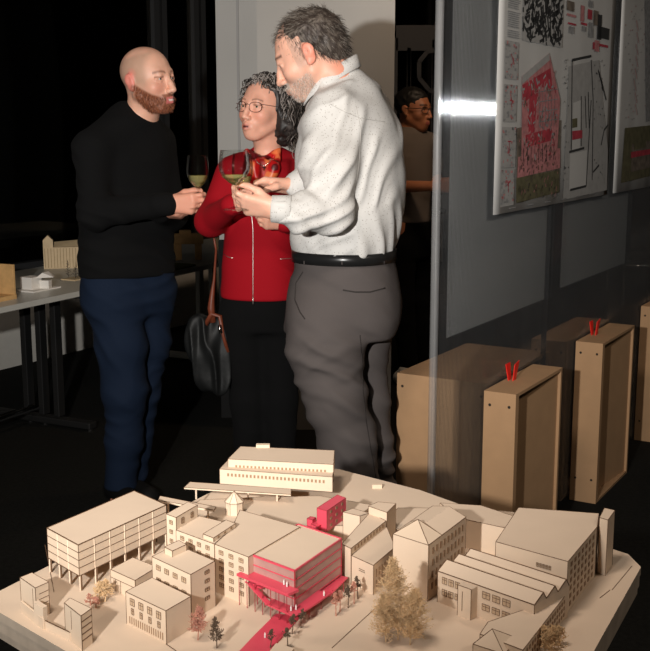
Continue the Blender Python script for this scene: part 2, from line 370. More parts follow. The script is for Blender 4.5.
M_cb = mat('brown_cardboard', s2l(170, 134, 98), .75, var=.05, vscale=14, bump=.1, bscale=150)
M_cbin = M_cb
M_hole = mat('dark_hole', (.02, .015, .01), .9)
M_redrib = mat('red_tape', (.8, .02, .012), .5)
HB = .672
def cb_frame(name, label, t0, L, side, off, group='cardboard stand frames along the panel', W=.118):
    """upright open cardboard frame lying along the panel; side +1 on our side"""
    p = P0 + PD * t0 + PN * (off if side > 0 else -off)
    e = empty(name, (p.x, p.y, 0), math.atan2(PD.y, PD.x)); tag(e, label, 'cardboard stand', group)
    n_ = PN * side; th = .055
    def seg(nm, a0, a1, z0, z1, w=W, o0=0):
        b = MB(); q = p + PD * a0 + n_ * o0; b.prism([q, q + n_ * w, q + n_ * w + PD * (a1 - a0), q + PD * (a1 - a0)], z0, z1); return b.build(nm, M_cb, e, bevel=.0015)
    seg('end_board', 0, th * .55, .0, HB); seg('end_board', L - th * .3, L, .0, HB - .012)
    seg('top_board', th * .55, L, HB - .012, HB); seg('bottom_board', th * .55, L - th * .3, 0, .012)
    # folded board standing inside, set back and skewed
    b = MB(); q = p + n_ * (W - .04)
    a = q + PD * (.135) ; c = p + PD * (L - .012) + n_ * (W - .010); k = .006
    dr = (c - a).normalized(); nr = Vector((-dr.y, dr.x, 0)) * k
    b.prism([a, c, c + nr, a + nr], .012, HB - .012); b.build('inner_board', M_cb, e)
    z = HB - .045
    for w_ in (.022, W - .022):
        for zz in (z, .1):
            b = MB(); q = p + n_ * w_ - PD * .0006
            b.tube([q + Vector((0, 0, zz)), q - PD * .0006 + Vector((0, 0, zz))], .005, 10)
            b.build('screw_hole', M_hole, e)
    return e, p
tA = (PP(484, 397, .012) - P0).dot(PD)
def t_at(px, z, off):                # parameter along panel at which column px is met
    k = (px - CX) / F_PX
    o = P0 + PN * off
    # (o.x + t PD.x) = k * depth ; depth = (y*cp - (z-1.52)*sp)
    return (k * (o.y * cp - (z - CAM.z) * sp) - o.x) / (PD.x - k * PD.y * cp)
W1 = .125
tb_ = t_at(397, HB, -.012 - .34)
cb_frame('cardboard_stand', 'brown cardboard stand at the near end behind the translucent panel', tb_, .62, -1, .012, W=.34)
W1 = .111; t2_ = t_at(516, HB, .012 + W1); cb_frame('cardboard_stand', 'nearer brown open cardboard stand in front of the panel, red tape on its inner edge', t2_, .47, 1, .012, W=W1)
t3_ = t_at(603, HB, .012 + W1); cb_frame('cardboard_stand', 'farther open cardboard stand in front of the panel, standing full height on the floor', t3_, .48, 1, .012, W=W1)
t4_ = t_at(563, HB, -.012); cb_frame('cardboard_stand', 'cardboard stand behind the panel, dimly seen beside the farther front stand', t4_ + .05, .6, -1, .012, W=.15)
t5_ = t_at(641, HB, .012); cb_frame('cardboard_stand', 'farthest cardboard stand, cut by the right edge of the photo', t5_, .5, 1, .012, W=W1)
for t, nm in ((t2_, 'red tape loop pinned on the nearer front cardboard stand'), (t3_, 'red tape loop pinned on the farther front cardboard stand')):
    b = MB(); q = P0 + PD * (t + (.19 if t == t2_ else .17)) + PN * .036; z = HB
    for s_ in (-1, 1):
        lean = PN * (.010 * s_); k0 = [q + PD * (-.010) , q + PD * .010, q + PD * (.022 + .006 * s_) + lean, q + PD * (-.020 + .006 * s_) + lean]; zz = [z - .03, z - .03, z + .062 + .004 * s_, z + .058]
        fr = [Vector((k.x, k.y, z_)) + PN * (.004 * s_ + .002) for k, z_ in zip(k0, zz)]; bk = [v - PN * .003 for v in fr]
        b.add(fr + bk, [(0, 1, 2, 3), (7, 6, 5, 4), (0, 4, 5, 1), (1, 5, 6, 2), (2, 6, 7, 3), (3, 7, 4, 0)])
    tag(b.build('red_tape', M_redrib), nm, 'tape')

# posters -----------------------------------------------------------
M_paper = mat('poster_paper', (.44, .435, .42), .55, var=.03, vscale=4)
M_ink = mat('black_ink', (.03, .03, .03), .6); M_inkg = mat('grey_ink', (.22, .22, .22), .6, var=.3, vscale=60)
M_inkr = mat('red_ink', s2l(158, 56, 66), .6, var=.3, vscale=25); M_inkp = mat('pink_ink', s2l(168, 112, 112), .6, var=.25, vscale=40)
M_inkb = mat('brown_ink', s2l(100, 90, 80), .6, var=.4, vscale=30); M_inkgr = mat('olive_ink', s2l(88, 84, 62), .6, var=.3, vscale=30)
M_pmid = mat('pale_grey_ink', (.30, .295, .285), .6, var=.1, vscale=30)
INK = [M_paper, M_ink, M_inkg, M_inkr, M_inkp, M_inkb, M_inkgr, M_pmid]
class Poster:
    def __init__(s, label, t0, t1, z0, z1, off, name='poster', plain=False):
        s.t0, s.t1, s.z0, s.z1, s.off = t0, t1, z0, z1, off
        p = P0 + PD * t0 + PN * off
        s.e = empty(name, (p.x, p.y, z0), math.atan2(PD.y, PD.x)); tag(s.e, label, 'poster')
        b = MB(); nx = 24; vs = []; fs = []
        for i in range(nx + 1):
            for j in (0, 1, 2, 3):
                z = z0 + (z1 - z0) * (j / 3) ** 1; w = (.004 * math.sin(i * .9) + .003 * math.sin(i * 2.1)) * (1 - j / 3) if not plain else 0
                q = P0 + PD * (t0 + (t1 - t0) * i / nx) + PN * (off + w * .5)
                vs.append((q.x, q.y, z))
        for i in range(nx):
            for j in range(3): fs.append((i * 4 + j, i * 4 + 4 + j, i * 4 + 5 + j, i * 4 + 1 + j))
        b.add(vs, fs); o = b.build('paper_sheet', M_paper, s.e, smooth=True)
        md = o.modifiers.new('thick', 'SOLIDIFY'); md.thickness = .0006; md.offset = 0
        s.b = MB(); s.lay = 0
    def P(s, u, v, k=1): q = P0 + PD * (s.t0 + (s.t1 - s.t0) * u) + PN * (s.off + .0035 + .0004 * k); return Vector((q.x, q.y, s.z0 + (s.z1 - s.z0) * v))
    def poly(s, pts, mi, k=1): s.b.add([s.P(u, v, k) for u, v in pts], [tuple(range(len(pts)))], mi)
    def rect(s, u0, v0, u1, v1, mi, k=1): s.poly([(u0, v0), (u1, v0), (u1, v1), (u0, v1)], mi, k)
    def line(s, u0, v0, u1, v1, w, mi, k=1):
        W_, H_ = s.t1 - s.t0, s.z1 - s.z0; dx, dy = (u1 - u0) * W_, (v1 - v0) * H_; l = math.hypot(dx, dy) or 1
        nx_, ny_ = -dy / l * w / 2 / W_, dx / l * w / 2 / H_
        s.poly([(u0 - nx_, v0 - ny_), (u1 - nx_, v1 - ny_), (u1 + nx_, v1 + ny_), (u0 + nx_, v0 + ny_)], mi, k)
    def done(s): s.b.build('printed_drawing', INK, s.e)
def uv(px, py, P_):                   # picture point to poster coordinates
    q = PP(px, py, P_.off); return ((q - P0).dot(PD) - P_.t0) / (P_.t1 - P_.t0), (q.z - P_.z0) / (P_.z1 - P_.z0)
tl = (PP(493, 215, .01) - P0).dot(PD); tr_ = (PP(607, 193, .01) - P0).dot(PD); zlo = PP(494, 215, .01).z
A = Poster('large architecture poster with a red building rendering and black site plans on the panel', tl, tr_, zlo, zlo + .95, .010)
R = random.Random(3)
def px_rect(P_, x0, y0, x1, y1, mi, k=1):      # rectangle given by its left-top and right-bottom picture corners, following the panel
    u0, v1 = uv(x0, y0, P_); u1, v0 = uv(x1, y1, P_); P_.rect(u0, v0, u1, v1, mi, k)
    return u0, v0, u1, v1
# text column
for i in range(58):
    v = .99 - i * .0068 - .01; 
    if i % 9 != 8: A.rect(.055, v, .055 + .085 * R.uniform(.8, 1), v + .0030, 2)
# small maps
def smallmap(P_, x0, y0, x1, y1, seed):
    u0, v0, u1, v1 = px_rect(P_, x0, y0, x1, y1, 7); r = random.Random(seed)
    for i in range(60):
        a, c = r.uniform(u0, u1), r.uniform(v0, v1); l, w = r.uniform(.004, .015), r.uniform(.003, .01)
        P_.rect(a, c, min(a + l, u1), min(c + w, v1), 2 if r.random() < .75 else 4, 2)
    m = (u0 + u1) / 2; vv = (v0 + v1) / 2
    for i in range(4): P_.line(m + r.uniform(-.012, .006), vv + r.uniform(-.03, .03), m + r.uniform(.0, .02), vv + r.uniform(-.03, .03), .004, 3, 3)
smallmap(A, 504.5, 40, 516.5, 80, 1); smallmap(A, 503, 84, 515, 122, 2); smallmap(A, 501, 127, 514, 167, 3); smallmap(A, 500, 170, 512.5, 205, 4)
# black figure-ground plan (top)
u0, v0 = uv(521, 40, A); u1, _ = uv(561, 43, A); v1 = 1.0
A.rect(u0, v0, u1, .995, 7)
for i in range(520):
    a, c = R.uniform(u0, u1 - .012), R.uniform(v0, .985); ang = R.choice((.3, .35, 1.87, -.5, 1.07)) + R.uniform(-.1, .1); l = R.uniform(.008, .04)
    A.line(a, c, min(max(a + l * math.cos(ang), u0), u1), min(max(c + l * math.sin(ang) * 1.3, v0), .995), R.uniform(.006, .016), 1, 2)
for i in range(5): A.line((u0 + u1) / 2 + .03 + R.uniform(0, .02), .93 + i * .01, (u0 + u1) / 2 + .05 + R.uniform(0, .03), .94 + i * .01, .006, 3, 3)
# exploded diagrams right of it
for (x0, y0, x1, y1, mi) in ((566, 0, 573, 12, 5), (566, 13, 575, 18, 4), (567, 22, 575, 26, 3), (568, 26, 573, 34, 2), (580, 5, 583, 22, 4), (580, 22, 586, 26, 3), (581, 26, 585, 32, 2), (588, 0, 592, 8, 2), (587, 9, 591, 20, 3), (588, 22, 592, 38, 2), (593, 10, 597, 26, 5), (592, 42, 596, 50, 3), (597, 14, 600, 40, 1), (598, 26, 608, 40, 1), (596, 43, 607, 48, 3), (594, 40, 598, 52, 4)):
    px_rect(A, x0, y0, x1, y1, mi, 1)
# red building rendering (perspective drawing)
pt = lambda x, y: uv(x, y, A)
A.poly([pt(515, 203), pt(558, 192), pt(560, 120), pt(516, 128)], 5, 1)                                   # background of picture
A.poly([pt(515, 203), pt(558, 192), pt(558, 170), pt(515, 178)], 6, 2)                                     # ground
A.poly([pt(516, 178), pt(559, 168), pt(559, 148), pt(517, 157)], 4, 2)
A.poly([pt(520, 160), pt(556, 152), pt(559, 100), pt(548, 53), pt(521, 76)], 4, 3)                        # body
A.poly([pt(521, 76), pt(548, 53), pt(548.5, 60), pt(521, 84)], 7, 4)                                        # roof
A.poly([pt(521, 85), pt(549, 68), pt(551, 90), pt(540, 84), pt(530, 96), pt(521, 105)], 3, 5)
A.poly([pt(524, 135), pt(550, 128), pt(552, 140), pt(525, 147)], 3, 5)
A.poly([pt(528, 96), pt(536, 90), pt(533, 132), pt(527, 134)], 3, 5)
for i in range(150):
    f = R.random(); x = 522 + f * 34; top = 84 - (f * 26 if f < .8 else 21 - (f - .8) * 100); y = R.uniform(top + 4, 158 - f * 6); a = pt(x, y)
    A.line(a[0], a[1], a[0] + R.uniform(-.02, .02), a[1] + R.uniform(-.03, .03), R.uniform(.003, .010), R.choice((3, 4, 4, 7, 5, 2)), 6)
for i in range(9): x = 522 + i * 3.8; a, c = pt(x, 148 - i * .8), pt(x, 166 - i * .8); A.line(*a, *c, .004, 1, 5)
for i in range(6): x = 538 + i * 3; a, c = pt(x, 90 + i), pt(x, 126); A.line(*a, *c, .0025, 2, 6)
for i in range(4): y = 92 + i * 10; a, c = pt(537, y), pt(556, y - 3); A.line(*a, *c, .003, 2, 6)
for i in range(170):
    x, y = R.uniform(517, 556), R.uniform(140, 200); a = pt(x, y); A.line(*a, a[0] + R.uniform(-.008, .008), a[1] + R.uniform(.005, .02), .004, R.choice((1, 5, 6, 4)), 7)
# plan drawing
A.poly([pt(562, 200), pt(606, 190), pt(607, 150), pt(598, 60), pt(568, 66)], 7, 1)
A.poly([pt(568, 190), pt(585, 186), pt(586, 150), pt(569, 154)], 0, 2); A.poly([pt(571, 150), pt(579, 148), pt(580, 100), pt(572, 103)], 0, 2)
for s_ in (((569, 190), (585, 186)), ((585, 186), (590, 100)), ((568, 152), (583, 148)), ((571, 60), (590, 56)), ((571, 60), (570, 150)), ((580, 96), (580, 146)), ((584, 96), (585, 128)), ((587, 92), (588, 128)), ((590, 60), (592, 100)), ((592, 100), (591, 180)), ((597, 70), (602, 90)), ((603, 130), (600, 145)), ((603, 130), (607, 125)), ((592, 172), (598, 165)), ((598, 72), (605, 100))):
    A.line(*pt(*s_[0]), *pt(*s_[1]), .009, 1, 3)
A.poly([pt(571, 128), pt(576, 127), pt(576, 118), pt(571, 119)], 6, 4); A.poly([pt(571, 140), pt(581, 138), pt(581, 130), pt(571, 131)], 3, 4)
for i in range(70):
    x, y = R.choice((R.uniform(562, 567), R.uniform(592, 604))), R.uniform(60, 185); a = pt(x, y); A.rect(a[0], a[1], a[0] + .005, a[1] + .006, R.choice((1, 2)), 4)
for i in range(6): A.rect(.1 + i * .14, .012, .15 + i * .14, .016, 2)
A.done()
tl2 = (PP(613, 190, .01) - P0).dot(PD)
B = Poster('second poster with green and red plans on the panel, cut by the right edge', tl2, tl2 + 1.3, zlo, zlo + .95, .010)
pt = lambda x, y: uv(x, y, B)
B.poly([pt(620, 183), pt(649, 176), pt(652, 125), pt(624, 128)], 6, 1); B.poly([pt(630, 172), pt(655, 166), pt(655, 140), pt(631, 144)], 5, 2)
B.poly([pt(630, 158), pt(655, 153), pt(655, 148), pt(630, 152)], 3, 3); B.poly([pt(633, 150), pt(645, 147), pt(645, 128), pt(633, 130)], 6, 3)
for i in range(60):
    x, y = R.uniform(624, 649), R.uniform(5, 120); a = pt(x, y); B.rect(a[0], a[1], a[0] + .006, a[1] + .006, R.choice((2, 4, 7)), 1)
for i in range(8): x = 634 + R.uniform(-2, 2); a = pt(x, 20 + i * 12); c = pt(x + 2, 31 + i * 12); B.line(*a, *c, .006, 4, 2)
B.poly([pt(644, 0), pt(652, 0), pt(652, 120), pt(645, 122)], 2, 1)
B.done()
# posters hung on the far side, seen as grey sheets through the panel
M_back = mat('poster_back_paper', (.82, .82, .80), .8)
for (xa, ya, xb, yb, lb) in ((445, 338, 545, 296, 'poster hung behind the panel at its near end, seen as a grey sheet'), (559, 288, 624, 262, 'poster hung behind the panel at its far end, seen as a grey sheet')):
    ta = (PP(xa, ya, -.02) - P0).dot(PD); tb2 = (PP(xb, yb, -.02) - P0).dot(PD); z0 = PP(xa, ya, -.02).z
    b = MB(); q0 = P0 + PD * ta - PN * .016; q1 = P0 + PD * tb2 - PN * .016; q2 = q1 - PN * .0008; q3 = q0 - PN * .0008
    b.prism([q0, q1, q2, q3], z0, z0 + 1.7); tag(b.build('rear_poster', M_back), lb, 'poster')
# chrome table frame far right behind
c = PY(646, 264, 7.0)
e = empty('dark_side_table', (c.x, c.y + .2, 0)); tag(e, 'black table edge with a chrome rail at the far right', 'table')
b = MB(); b.box((c.x, c.y + .2, c.z + .02), (.34, .5, .025)); b.build('tabletop', M_black, e)
b = MB(); b.tube([(c.x - .16, c.y - .04, c.z - .005), (c.x + .16, c.y - .04, c.z - .005)], .008); b.build('rail', M_chrome, e, smooth=True)
for dx, dy in ((-.14, 0), (.14, 0), (-.14, .4), (.14, .4)):
    b = MB(); b.tube([(c.x + dx, c.y + dy, 0), (c.x + dx, c.y + dy, c.z)], .012); b.build('leg', M_black, e, smooth=True)
# ------------------------------------------------------------------ architectural site model
ZB = .80
M_board = mat('model_card', s2l(205, 184, 162), .75, var=.03, vscale=12)
M_fac = mat('model_facade_card', s2l(212, 190, 166), .75, var=.03, vscale=18)
M_line = mat('laser_burnt_edge', s2l(92, 66, 44), .8); M_linel = mat('laser_burnt_light', s2l(150, 120, 92), .8)
M_win = mat('laser_burnt_window', s2l(186, 160, 132), .8)
M_side = mat('model_edge_layers', s2l(160, 146, 130), .8, var=.15, vscale=25)
M_mred = mat('red_acrylic', s2l(205, 72, 90), .4)
M_mredd = mat('dark_red_line', (.30, .02, .03), .5)
M_redglass = mat('pink_tinted_panel', s2l(172, 134, 126), .35, var=.10, vscale=40)
M_tree = mat('dried_flower_tan', s2l(208, 176, 134), .9, var=.2, vscale=60)
M_treer = mat('dried_flower_reddish', s2l(186, 130, 110), .9, var=.2, vscale=60)
M_treed = mat('dark_twig', s2l(96, 78, 62), .9)
BM = [M_fac, M_board, M_line, M_win]
sm = empty('architectural_model', (.05, 1.75, 0)); tag(sm, 'large cream card site model of city blocks with a red building at its centre', 'model')
# plinth carrying it
pc_ = PZ(330, 590, ZB)
pl_ = empty('plinth', (pc_.x, pc_.y, 0)); tag(pl_, 'black plinth under the cream site model', 'plinth')
b = MB(); b.box((pc_.x, pc_.y + .02, (ZB - .052) / 2 + .02), (.62, .5, ZB - .052 - .04)); b.build('body', M_black, pl_, bevel=.004)
b = MB(); b.box((pc_.x, pc_.y + .02, .02), (.56, .44, .04)); b.build('plinth_foot', M_black, pl_)
bp = [PZ(*q, ZB) for q in ((-20, 601), (60, 560), (150, 523), (215, 490), (262, 470), (338, 469), (420, 490), (470, 508), (513, 512), (600, 545), (628, 554), (641, 567), (600, 640), (560, 712), (170, 712))]
b = MB(); b.prism(bp, ZB - .014, ZB, 0, 1)
def inset(pts, k):
    c = sum(pts, Vector((0, 0, 0))) / len(pts); return [c + (p - c) * k for p in pts]
b.prism(inset(bp, .997), ZB - .034, ZB - .014, 0); b.prism(inset(bp, .992), ZB - .048, ZB - .034, 0)
b.build('base_board', [M_side, M_board], sm)

def eline(b, a, c, w=.00075, mi=2): b.bar(a, c, w, w, mi=mi)
def V3(p, z): return Vector((p[0], p[1], z))
wmesh = {}
def win_mesh(w, h, style):
    key = (round(w, 4), round(h, 4), style)
    if key in wmesh: return wmesh[key]
    b = MB(); t = .0006
    if style == 'solid': b.box((0, 0, 0), (w, t, h), 0, 0)
    else:
        b.box((0, 0, 0), (w, t * .6, h), 0, 0)
        f = .00052
        for x in (-w / 2, w / 2, 0): b.box((x, -t * .4, 0), (f, t, h), 0, 1)
        for z in (-h / 2, h / 2, h * .12): b.box((0, -t * .4, z), (w, t, f), 0, 1)
    me = bpy.data.meshes.new('window'); me.from_pydata(b.v, [], b.f); me.materials.append(M_win if style != 'solid' else M_linel); me.materials.append(M_line)
    me.polygons.foreach_set('material_index', b.m); wmesh[key] = me; return me
NW = [0]
def windows(par, a, c, z0, z1, cols, rows, w=.4, h=.5, style='cross', u0=.06, u1=.94):
    """cols x rows windows on the wall from a to c (outside on the camera's side)"""
    a = Vector((a[0], a[1], 0)); c = Vector((c[0], c[1], 0)); L = (c - a).length; d = (c - a).normalized(); n = Vector((d.y, -d.x, 0))
    if n.dot(CAM - a) < 0: n = -n
    rot = math.atan2(d.y, d.x)
    if Vector((-math.sin(rot), math.cos(rot), 0)).dot(n) > 0: rot += PI
    cw = L * (u1 - u0) / cols; rh = (z1 - z0) / rows
    for i in range(cols):
        for j in range(rows):
            p = a + d * (L * u0 + cw * (i + .5)) + n * .0004; p.z = z0 + rh * (j + .5)
            o = bpy.data.objects.new('window', win_mesh(cw * w, rh * h, style)); link(o, par)
            o.location = wmat(par).inverted() @ p; o.rotation_euler = (0, 0, rot); NW[0] += 1
def block(name, roof, foot=None, h=None, z0=ZB, top=1, wall=0, lines=True, open_=False, label=None, vi=None):
    """roof: picture points; foot: ((xt,yt),(xb,yb)) a vertical edge giving the height"""
    if foot:
        g = PZ(*foot[1], z0); zt = PY(*foot[0], g.y).z
    else: zt = z0 + h
    pts = [PZ(*q, zt) for q in roof]
    c = sum(pts, Vector((0, 0, 0))) / len(pts)
    b = MB(); b.prism([(p.x, p.y) for p in pts], z0, zt, wall, top)
    n = len(pts)
    if lines:
        for i in range(n):
            eline(b, pts[i], pts[(i + 1) % n])
            if vi is None or i in vi: eline(b, V3(pts[i], z0), pts[i])
    return b, pts, zt
def fin(b, name, label=None, mats=None): return b.build(name, mats or BM, sm, label=label)

# long slab on stilts, left
g = PZ(78, 591, ZB); zt = PY(78, 545, g.y).z; zlow = PY(78, 576, g.y).z
roof = [PZ(*q, zt) for q in ((47, 528), (78, 545), (166, 505), (134, 491))]
b = MB(); b.prism([(p.x, p.y) for p in roof], zlow, zt, 0, 1)
for i in range(4):
    eline(b, roof[i], roof[(i + 1) % 4], .0013); eline(b, V3(roof[i], zlow), roof[i]); eline(b, V3(roof[i], zlow), V3(roof[(i + 1) % 4], zlow), .0013)
for k in (1, 2, 3):
    z = zlow + (zt - zlow) * k / 4
    for i in (0, 1): eline(b, V3(roof[i], z), V3(roof[i + 1], z), .0010)
slab = fin(b, 'slab_block', 'long flat-roofed slab raised on stilts')
def mull(o_, a, c, n_, z0, z1):
    for k in range(1, n_):
        p = a.lerp(c, k / n_); b = MB(); b.bar(V3(p, z0), V3(p, z1), .0011, .0016); b.build('mullion', M_fac, o_)
mull(slab, roof[0], roof[1], 3, zlow, zt - .001); mull(slab, roof[1], roof[2], 6, zlow, zt - .001)
for i, n_ in ((0, 3), (1, 6), (2, 3), (3, 6)):
    for k in range(n_):
        p = roof[i].lerp(roof[(i + 1) % 4], (k + .0) / n_); b = MB(); c = sum(roof, Vector()) / 4; p = p + (c - p) * .02
        b.bar(V3(p, ZB), V3(p, zlow), .0045, .002, mi=0); b.bar(V3(p, ZB) + Vector((.0024, -.0004, 0)), V3(p, zlow) + Vector((.0024, -.0004, 0)), .0008, .0022, mi=1); b.build('stilt', [M_fac, M_line], slab)
# two small towers at the left edge
b, p1, z1 = block('', [(20, 577.4), (35.2, 588), (48.5, 582), (32, 572.7)], ((35.2, 588), (35.2, 620)))
for k in range(1, 4):
    z = ZB + (z1 - ZB) * (.25 + k * .17); eline(b, V3(p1[1], z).lerp(V3(p1[2], z), .25), V3(p1[2], z), .0008)
eline(b, V3(p1[0].lerp(p1[1], .82), ZB + .01), V3(p1[0].lerp(p1[1], .82), z1 - .004), .0008); fin(b, 'tower_block')
b, p1, z1 = block('', [(64.3, 603), (80.9, 616), (91.4, 608.5), (70, 598)], ((80.9, 616), (80.9, 651)))
for k in range(1, 5):
    z = ZB + (z1 - ZB) * (.1 + k * .18); eline(b, V3(p1[1], z), V3(p1[2], z), .0012)
eline(b, V3(p1[0].lerp(p1[1], .4), ZB + .02), V3(p1[0].lerp(p1[1], .4), z1 - .004), .0008); fin(b, 'tower_block')
zq = ZB + .008
b = MB(); a, c = PZ(44, 628, ZB), PZ(71, 641, ZB); b.bar(V3(a, ZB + .006), V3(c, ZB + .006), .003, .012); eline(b, V3(a, zq + .005), V3(c, zq + .005), .0012)
a = PZ(22, 612, ZB); c = PZ(44, 630, ZB); b.bar(V3(a, ZB + .009), V3(c, ZB + .009), .003, .018)
a = PZ(34.5, 624, ZB); c = PZ(44, 630, ZB); b.prism([a, c, c + Vector((.004, .008, 0)), a + Vector((.004, .008, 0))], ZB, ZB + .034, 0, 1); fin(b, 'retaining_wall')
# low shed and the stepped block
b, p, z = block('', [(110.5, 569.3), (135, 580.5), (157, 567), (132.8, 557.5)], ((110.5, 569.3), (111.5, 589)))
zz = ZB + (z - ZB) * .62; eline(b, V3(p[0], zz), V3(p[1], zz), .0008)
for k in (.2, .4): eline(b, V3(p[0].lerp(p[1], k), ZB), V3(p[0].lerp(p[1], k), zz), .0008)
fin(b, 'low_shed')
b, p, z = block('', [(152, 556.7), (190.6, 574.6), (214.8, 561), (176, 544.5)], ((214.8, 561), (214.8, 606)))
o = fin(b, 'stepped_block'); zm = ZB + (z - ZB) * .30
windows(o, p[0], p[1], ZB + (z - ZB) * .40, z - .003, 4, 2, .5, .38); windows(o, p[1], p[2], ZB + (z - ZB) * .2, z - .003, 1, 4, .25, .38, u0=.3, u1=.7 + .3)
b, p, z2 = block('', [(164.4, 547), (172.3, 551), (186.2, 544.5), (178.8, 540.4)], h=z - ZB + .009, z0=z); 
zt_ = z + .010; pts = [PZ(*q, zt_) for q in ((164.4, 547), (172.3, 551), (186.4, 544.5), (178.8, 540.4))]
b = MB(); b.prism([(q.x, q.y) for q in pts], z, zt_, 0, 1)
for i in range(4): eline(b, pts[i], pts[(i + 1) % 4], .0008); eline(b, V3(pts[i], z), pts[i], .0008)
fin(b, 'penthouse')
b, p, z = block('', [(125.7, 591.7), (165.7, 610.8), (190.6, 596.5), (152, 577.7)], ((165.7, 610.8), (165.7, 644)))
o = fin(b, 'stepped_block'); hh = z - ZB
windows(o, p[0], p[1], ZB + hh * .62, ZB + hh * .92, 4, 1, .5, .7); windows(o, p[0], p[1], ZB + hh * .36, ZB + hh * .60, 4, 1, .3, .75); windows(o, p[0], p[1], ZB + hh * .06, ZB + hh * .3, 16, 1, .35, .9, 'solid')
# long perimeter block behind
gz = PZ(215.6, 593, ZB); zf = PY(215, 545, gz.y).z
def poly_block(name, roof, zt, wins=(), z0=ZB, label=None):
    pts = [PZ(*q, zt) for q in roof]; b = MB(); b.prism([(q.x, q.y) for q in pts], z0, zt, 0, 1)
    n = len(pts)
    for i in range(n): eline(b, pts[i], pts[(i + 1) % n]); eline(b, V3(pts[i], z0), pts[i])
    o = fin(b, name, label)
    for (i, a_, c_, cols, rows, w, h, st) in wins: windows(o, pts[i], pts[(i + 1) % n], z0 + (zt - z0) * a_, z0 + (zt - z0) * c_, cols, rows, w, h, st)
    return o, pts
poly_block('perimeter_block', [(214.3, 544), (248.4, 557), (300, 527), (240, 510), (231, 530)], zf, [(0, .12, .96, 3, 5, .42, .5, 'cross')])
poly_block('perimeter_block', [(176, 530), (214.3, 544), (236, 525), (198.5, 516)], zf + .001, [(0, .12, .96, 4, 5, .42, .5, 'cross')])
poly_block('stair_tower', [(166.2, 514), (176, 517.6), (197.5, 505), (188, 502)], zf + .022, [(0, .5, .97, 1, 3, .35, .4, 'cross'), (1, .82, .97, 2, 1, .25, .6, 'cross')])
poly_block('attic', [(203, 534), (213.5, 538), (235.5, 523.5), (226, 520)], zf + .008, [(1, .2, .9, 3, 1, .25, .6, 'solid')], z0=zf + .0012)
# back terrain steps
poly_block('terrain_step', [(185, 512), (250, 530), (350, 525), (372, 505), (320, 496), (262, 497), (200, 500)], ZB + .028)
poly_block('canopy_roof', [(158, 500), (214, 510), (216, 507), (160, 496)], ZB + .052, z0=ZB + .048)
for q in ((168, 501), (208, 509)):
    a = PZ(*q, ZB + .048); b = MB(); b.bar((a.x, a.y, ZB), (a.x, a.y, ZB + .048), .003, mi=0); fin(b, 'canopy_post')
poly_block('canopy_roof', [(184, 487.5), (291, 494.5), (291, 489), (190, 482)], ZB + .047, z0=ZB + .044)
for q in ((196, 487), (248, 491), (277, 493)):
    a = PZ(*q, ZB + .044); b = MB(); b.bar((a.x, a.y, ZB + .02), (a.x, a.y, ZB + .044), .003, mi=0); fin(b, 'canopy_post')
# octagonal pavilion
a = PZ(234.5, 513, ZB + .028); zA = PY(234.5, 501, a.y).z; zB_ = PY(234.5, 491, a.y).z; b = MB(); r = .0165
ring = [(a.x + r * math.cos(PI / 8 + k * PI / 4), a.y + r * math.sin(PI / 8 + k * PI / 4)) for k in range(8)]
b.prism(ring, ZB + .028, zA, 0)
r2 = [(a.x + (p[0] - a.x) * 1.12, a.y + (p[1] - a.y) * 1.12, zA) for p in ring]
b.add(r2 + [(a.x, a.y, zB_)], [(k, (k + 1) % 8, 8) for k in range(8)] + [tuple(range(8))[::-1]], 0)
for k in range(8): eline(b, r2[k], (a.x, a.y, zB_), .0006); eline(b, r2[k], r2[(k + 1) % 8], .0007); eline(b, (ring[k][0], ring[k][1], ZB + .028), (ring[k][0], ring[k][1], zA), .0005)
fin(b, 'octagonal_pavilion')
# top building on the hill
gq = PZ(332, 487, ZB + .03); z_lo = PY(332, 477, gq.y).z
o, pts = poly_block('terraced_hall', [(219.6, 469), (332.5, 477), (333.5, 466), (230, 458)], z_lo, [(0, .45, .85, 26, 1, .5, .5, 'solid')], z0=ZB + .02)
g2 = PZ(333.4, 472, z_lo); z_hi = PY(333.4, 464, g2.y).z
o, pts = poly_block('terraced_hall', [(228, 459), (333.4, 464.5), (334.5, 450.5), (240.5, 446.5)], z_hi, [(0, .3, .8, 24, 1, .5, .5, 'solid')], z0=z_lo - .02)
b = MB(); q = PZ(263, 447, z_hi); b.box((q.x, q.y, z_hi + .003), (.028, .012, .006), 0); fin(b, 'roof_hatch')
b = MB(); q = PZ(377, 488, ZB); b.box((q.x, q.y, ZB + .004), (.02, .008, .008), .0); fin(b, 'site_hut')
# red tower beyond
RM = [M_mred, M_mred, M_mredd, M_mredd]
def rblock(name, roof, zt, z0, label=None):
    pts = [PZ(*q, zt) for q in roof]; b = MB(); b.prism([(q.x, q.y) for q in pts], z0, zt, 0, 1)
    for i in range(len(pts)): eline(b, pts[i], pts[(i + 1) % len(pts)], .0007); eline(b, V3(pts[i], z0), pts[i], .0007)
    return b.build(name, RM, sm, label=label), pts
gr = PZ(326.8, 532, ZB + .028); zr = PY(326.8, 511, gr.y).z
o, pts = rblock('red_tower', [(317, 508), (326.8, 511), (345.8, 498), (337.3, 494.9)], zr, ZB + .028, 'bright red tower block')
windows(o, pts[1], pts[2], ZB + .03, zr, 3, 3, .3, .4, 'solid')
o, pts = rblock('red_annex', [(307, 518.5), (312.5, 520), (316, 517.5), (310.5, 516.5)], ZB + .044, ZB + .028)
o, pts = rblock('red_annex', [(311, 524), (318, 527), (325, 522), (318, 520)], ZB + .038, ZB + .028)
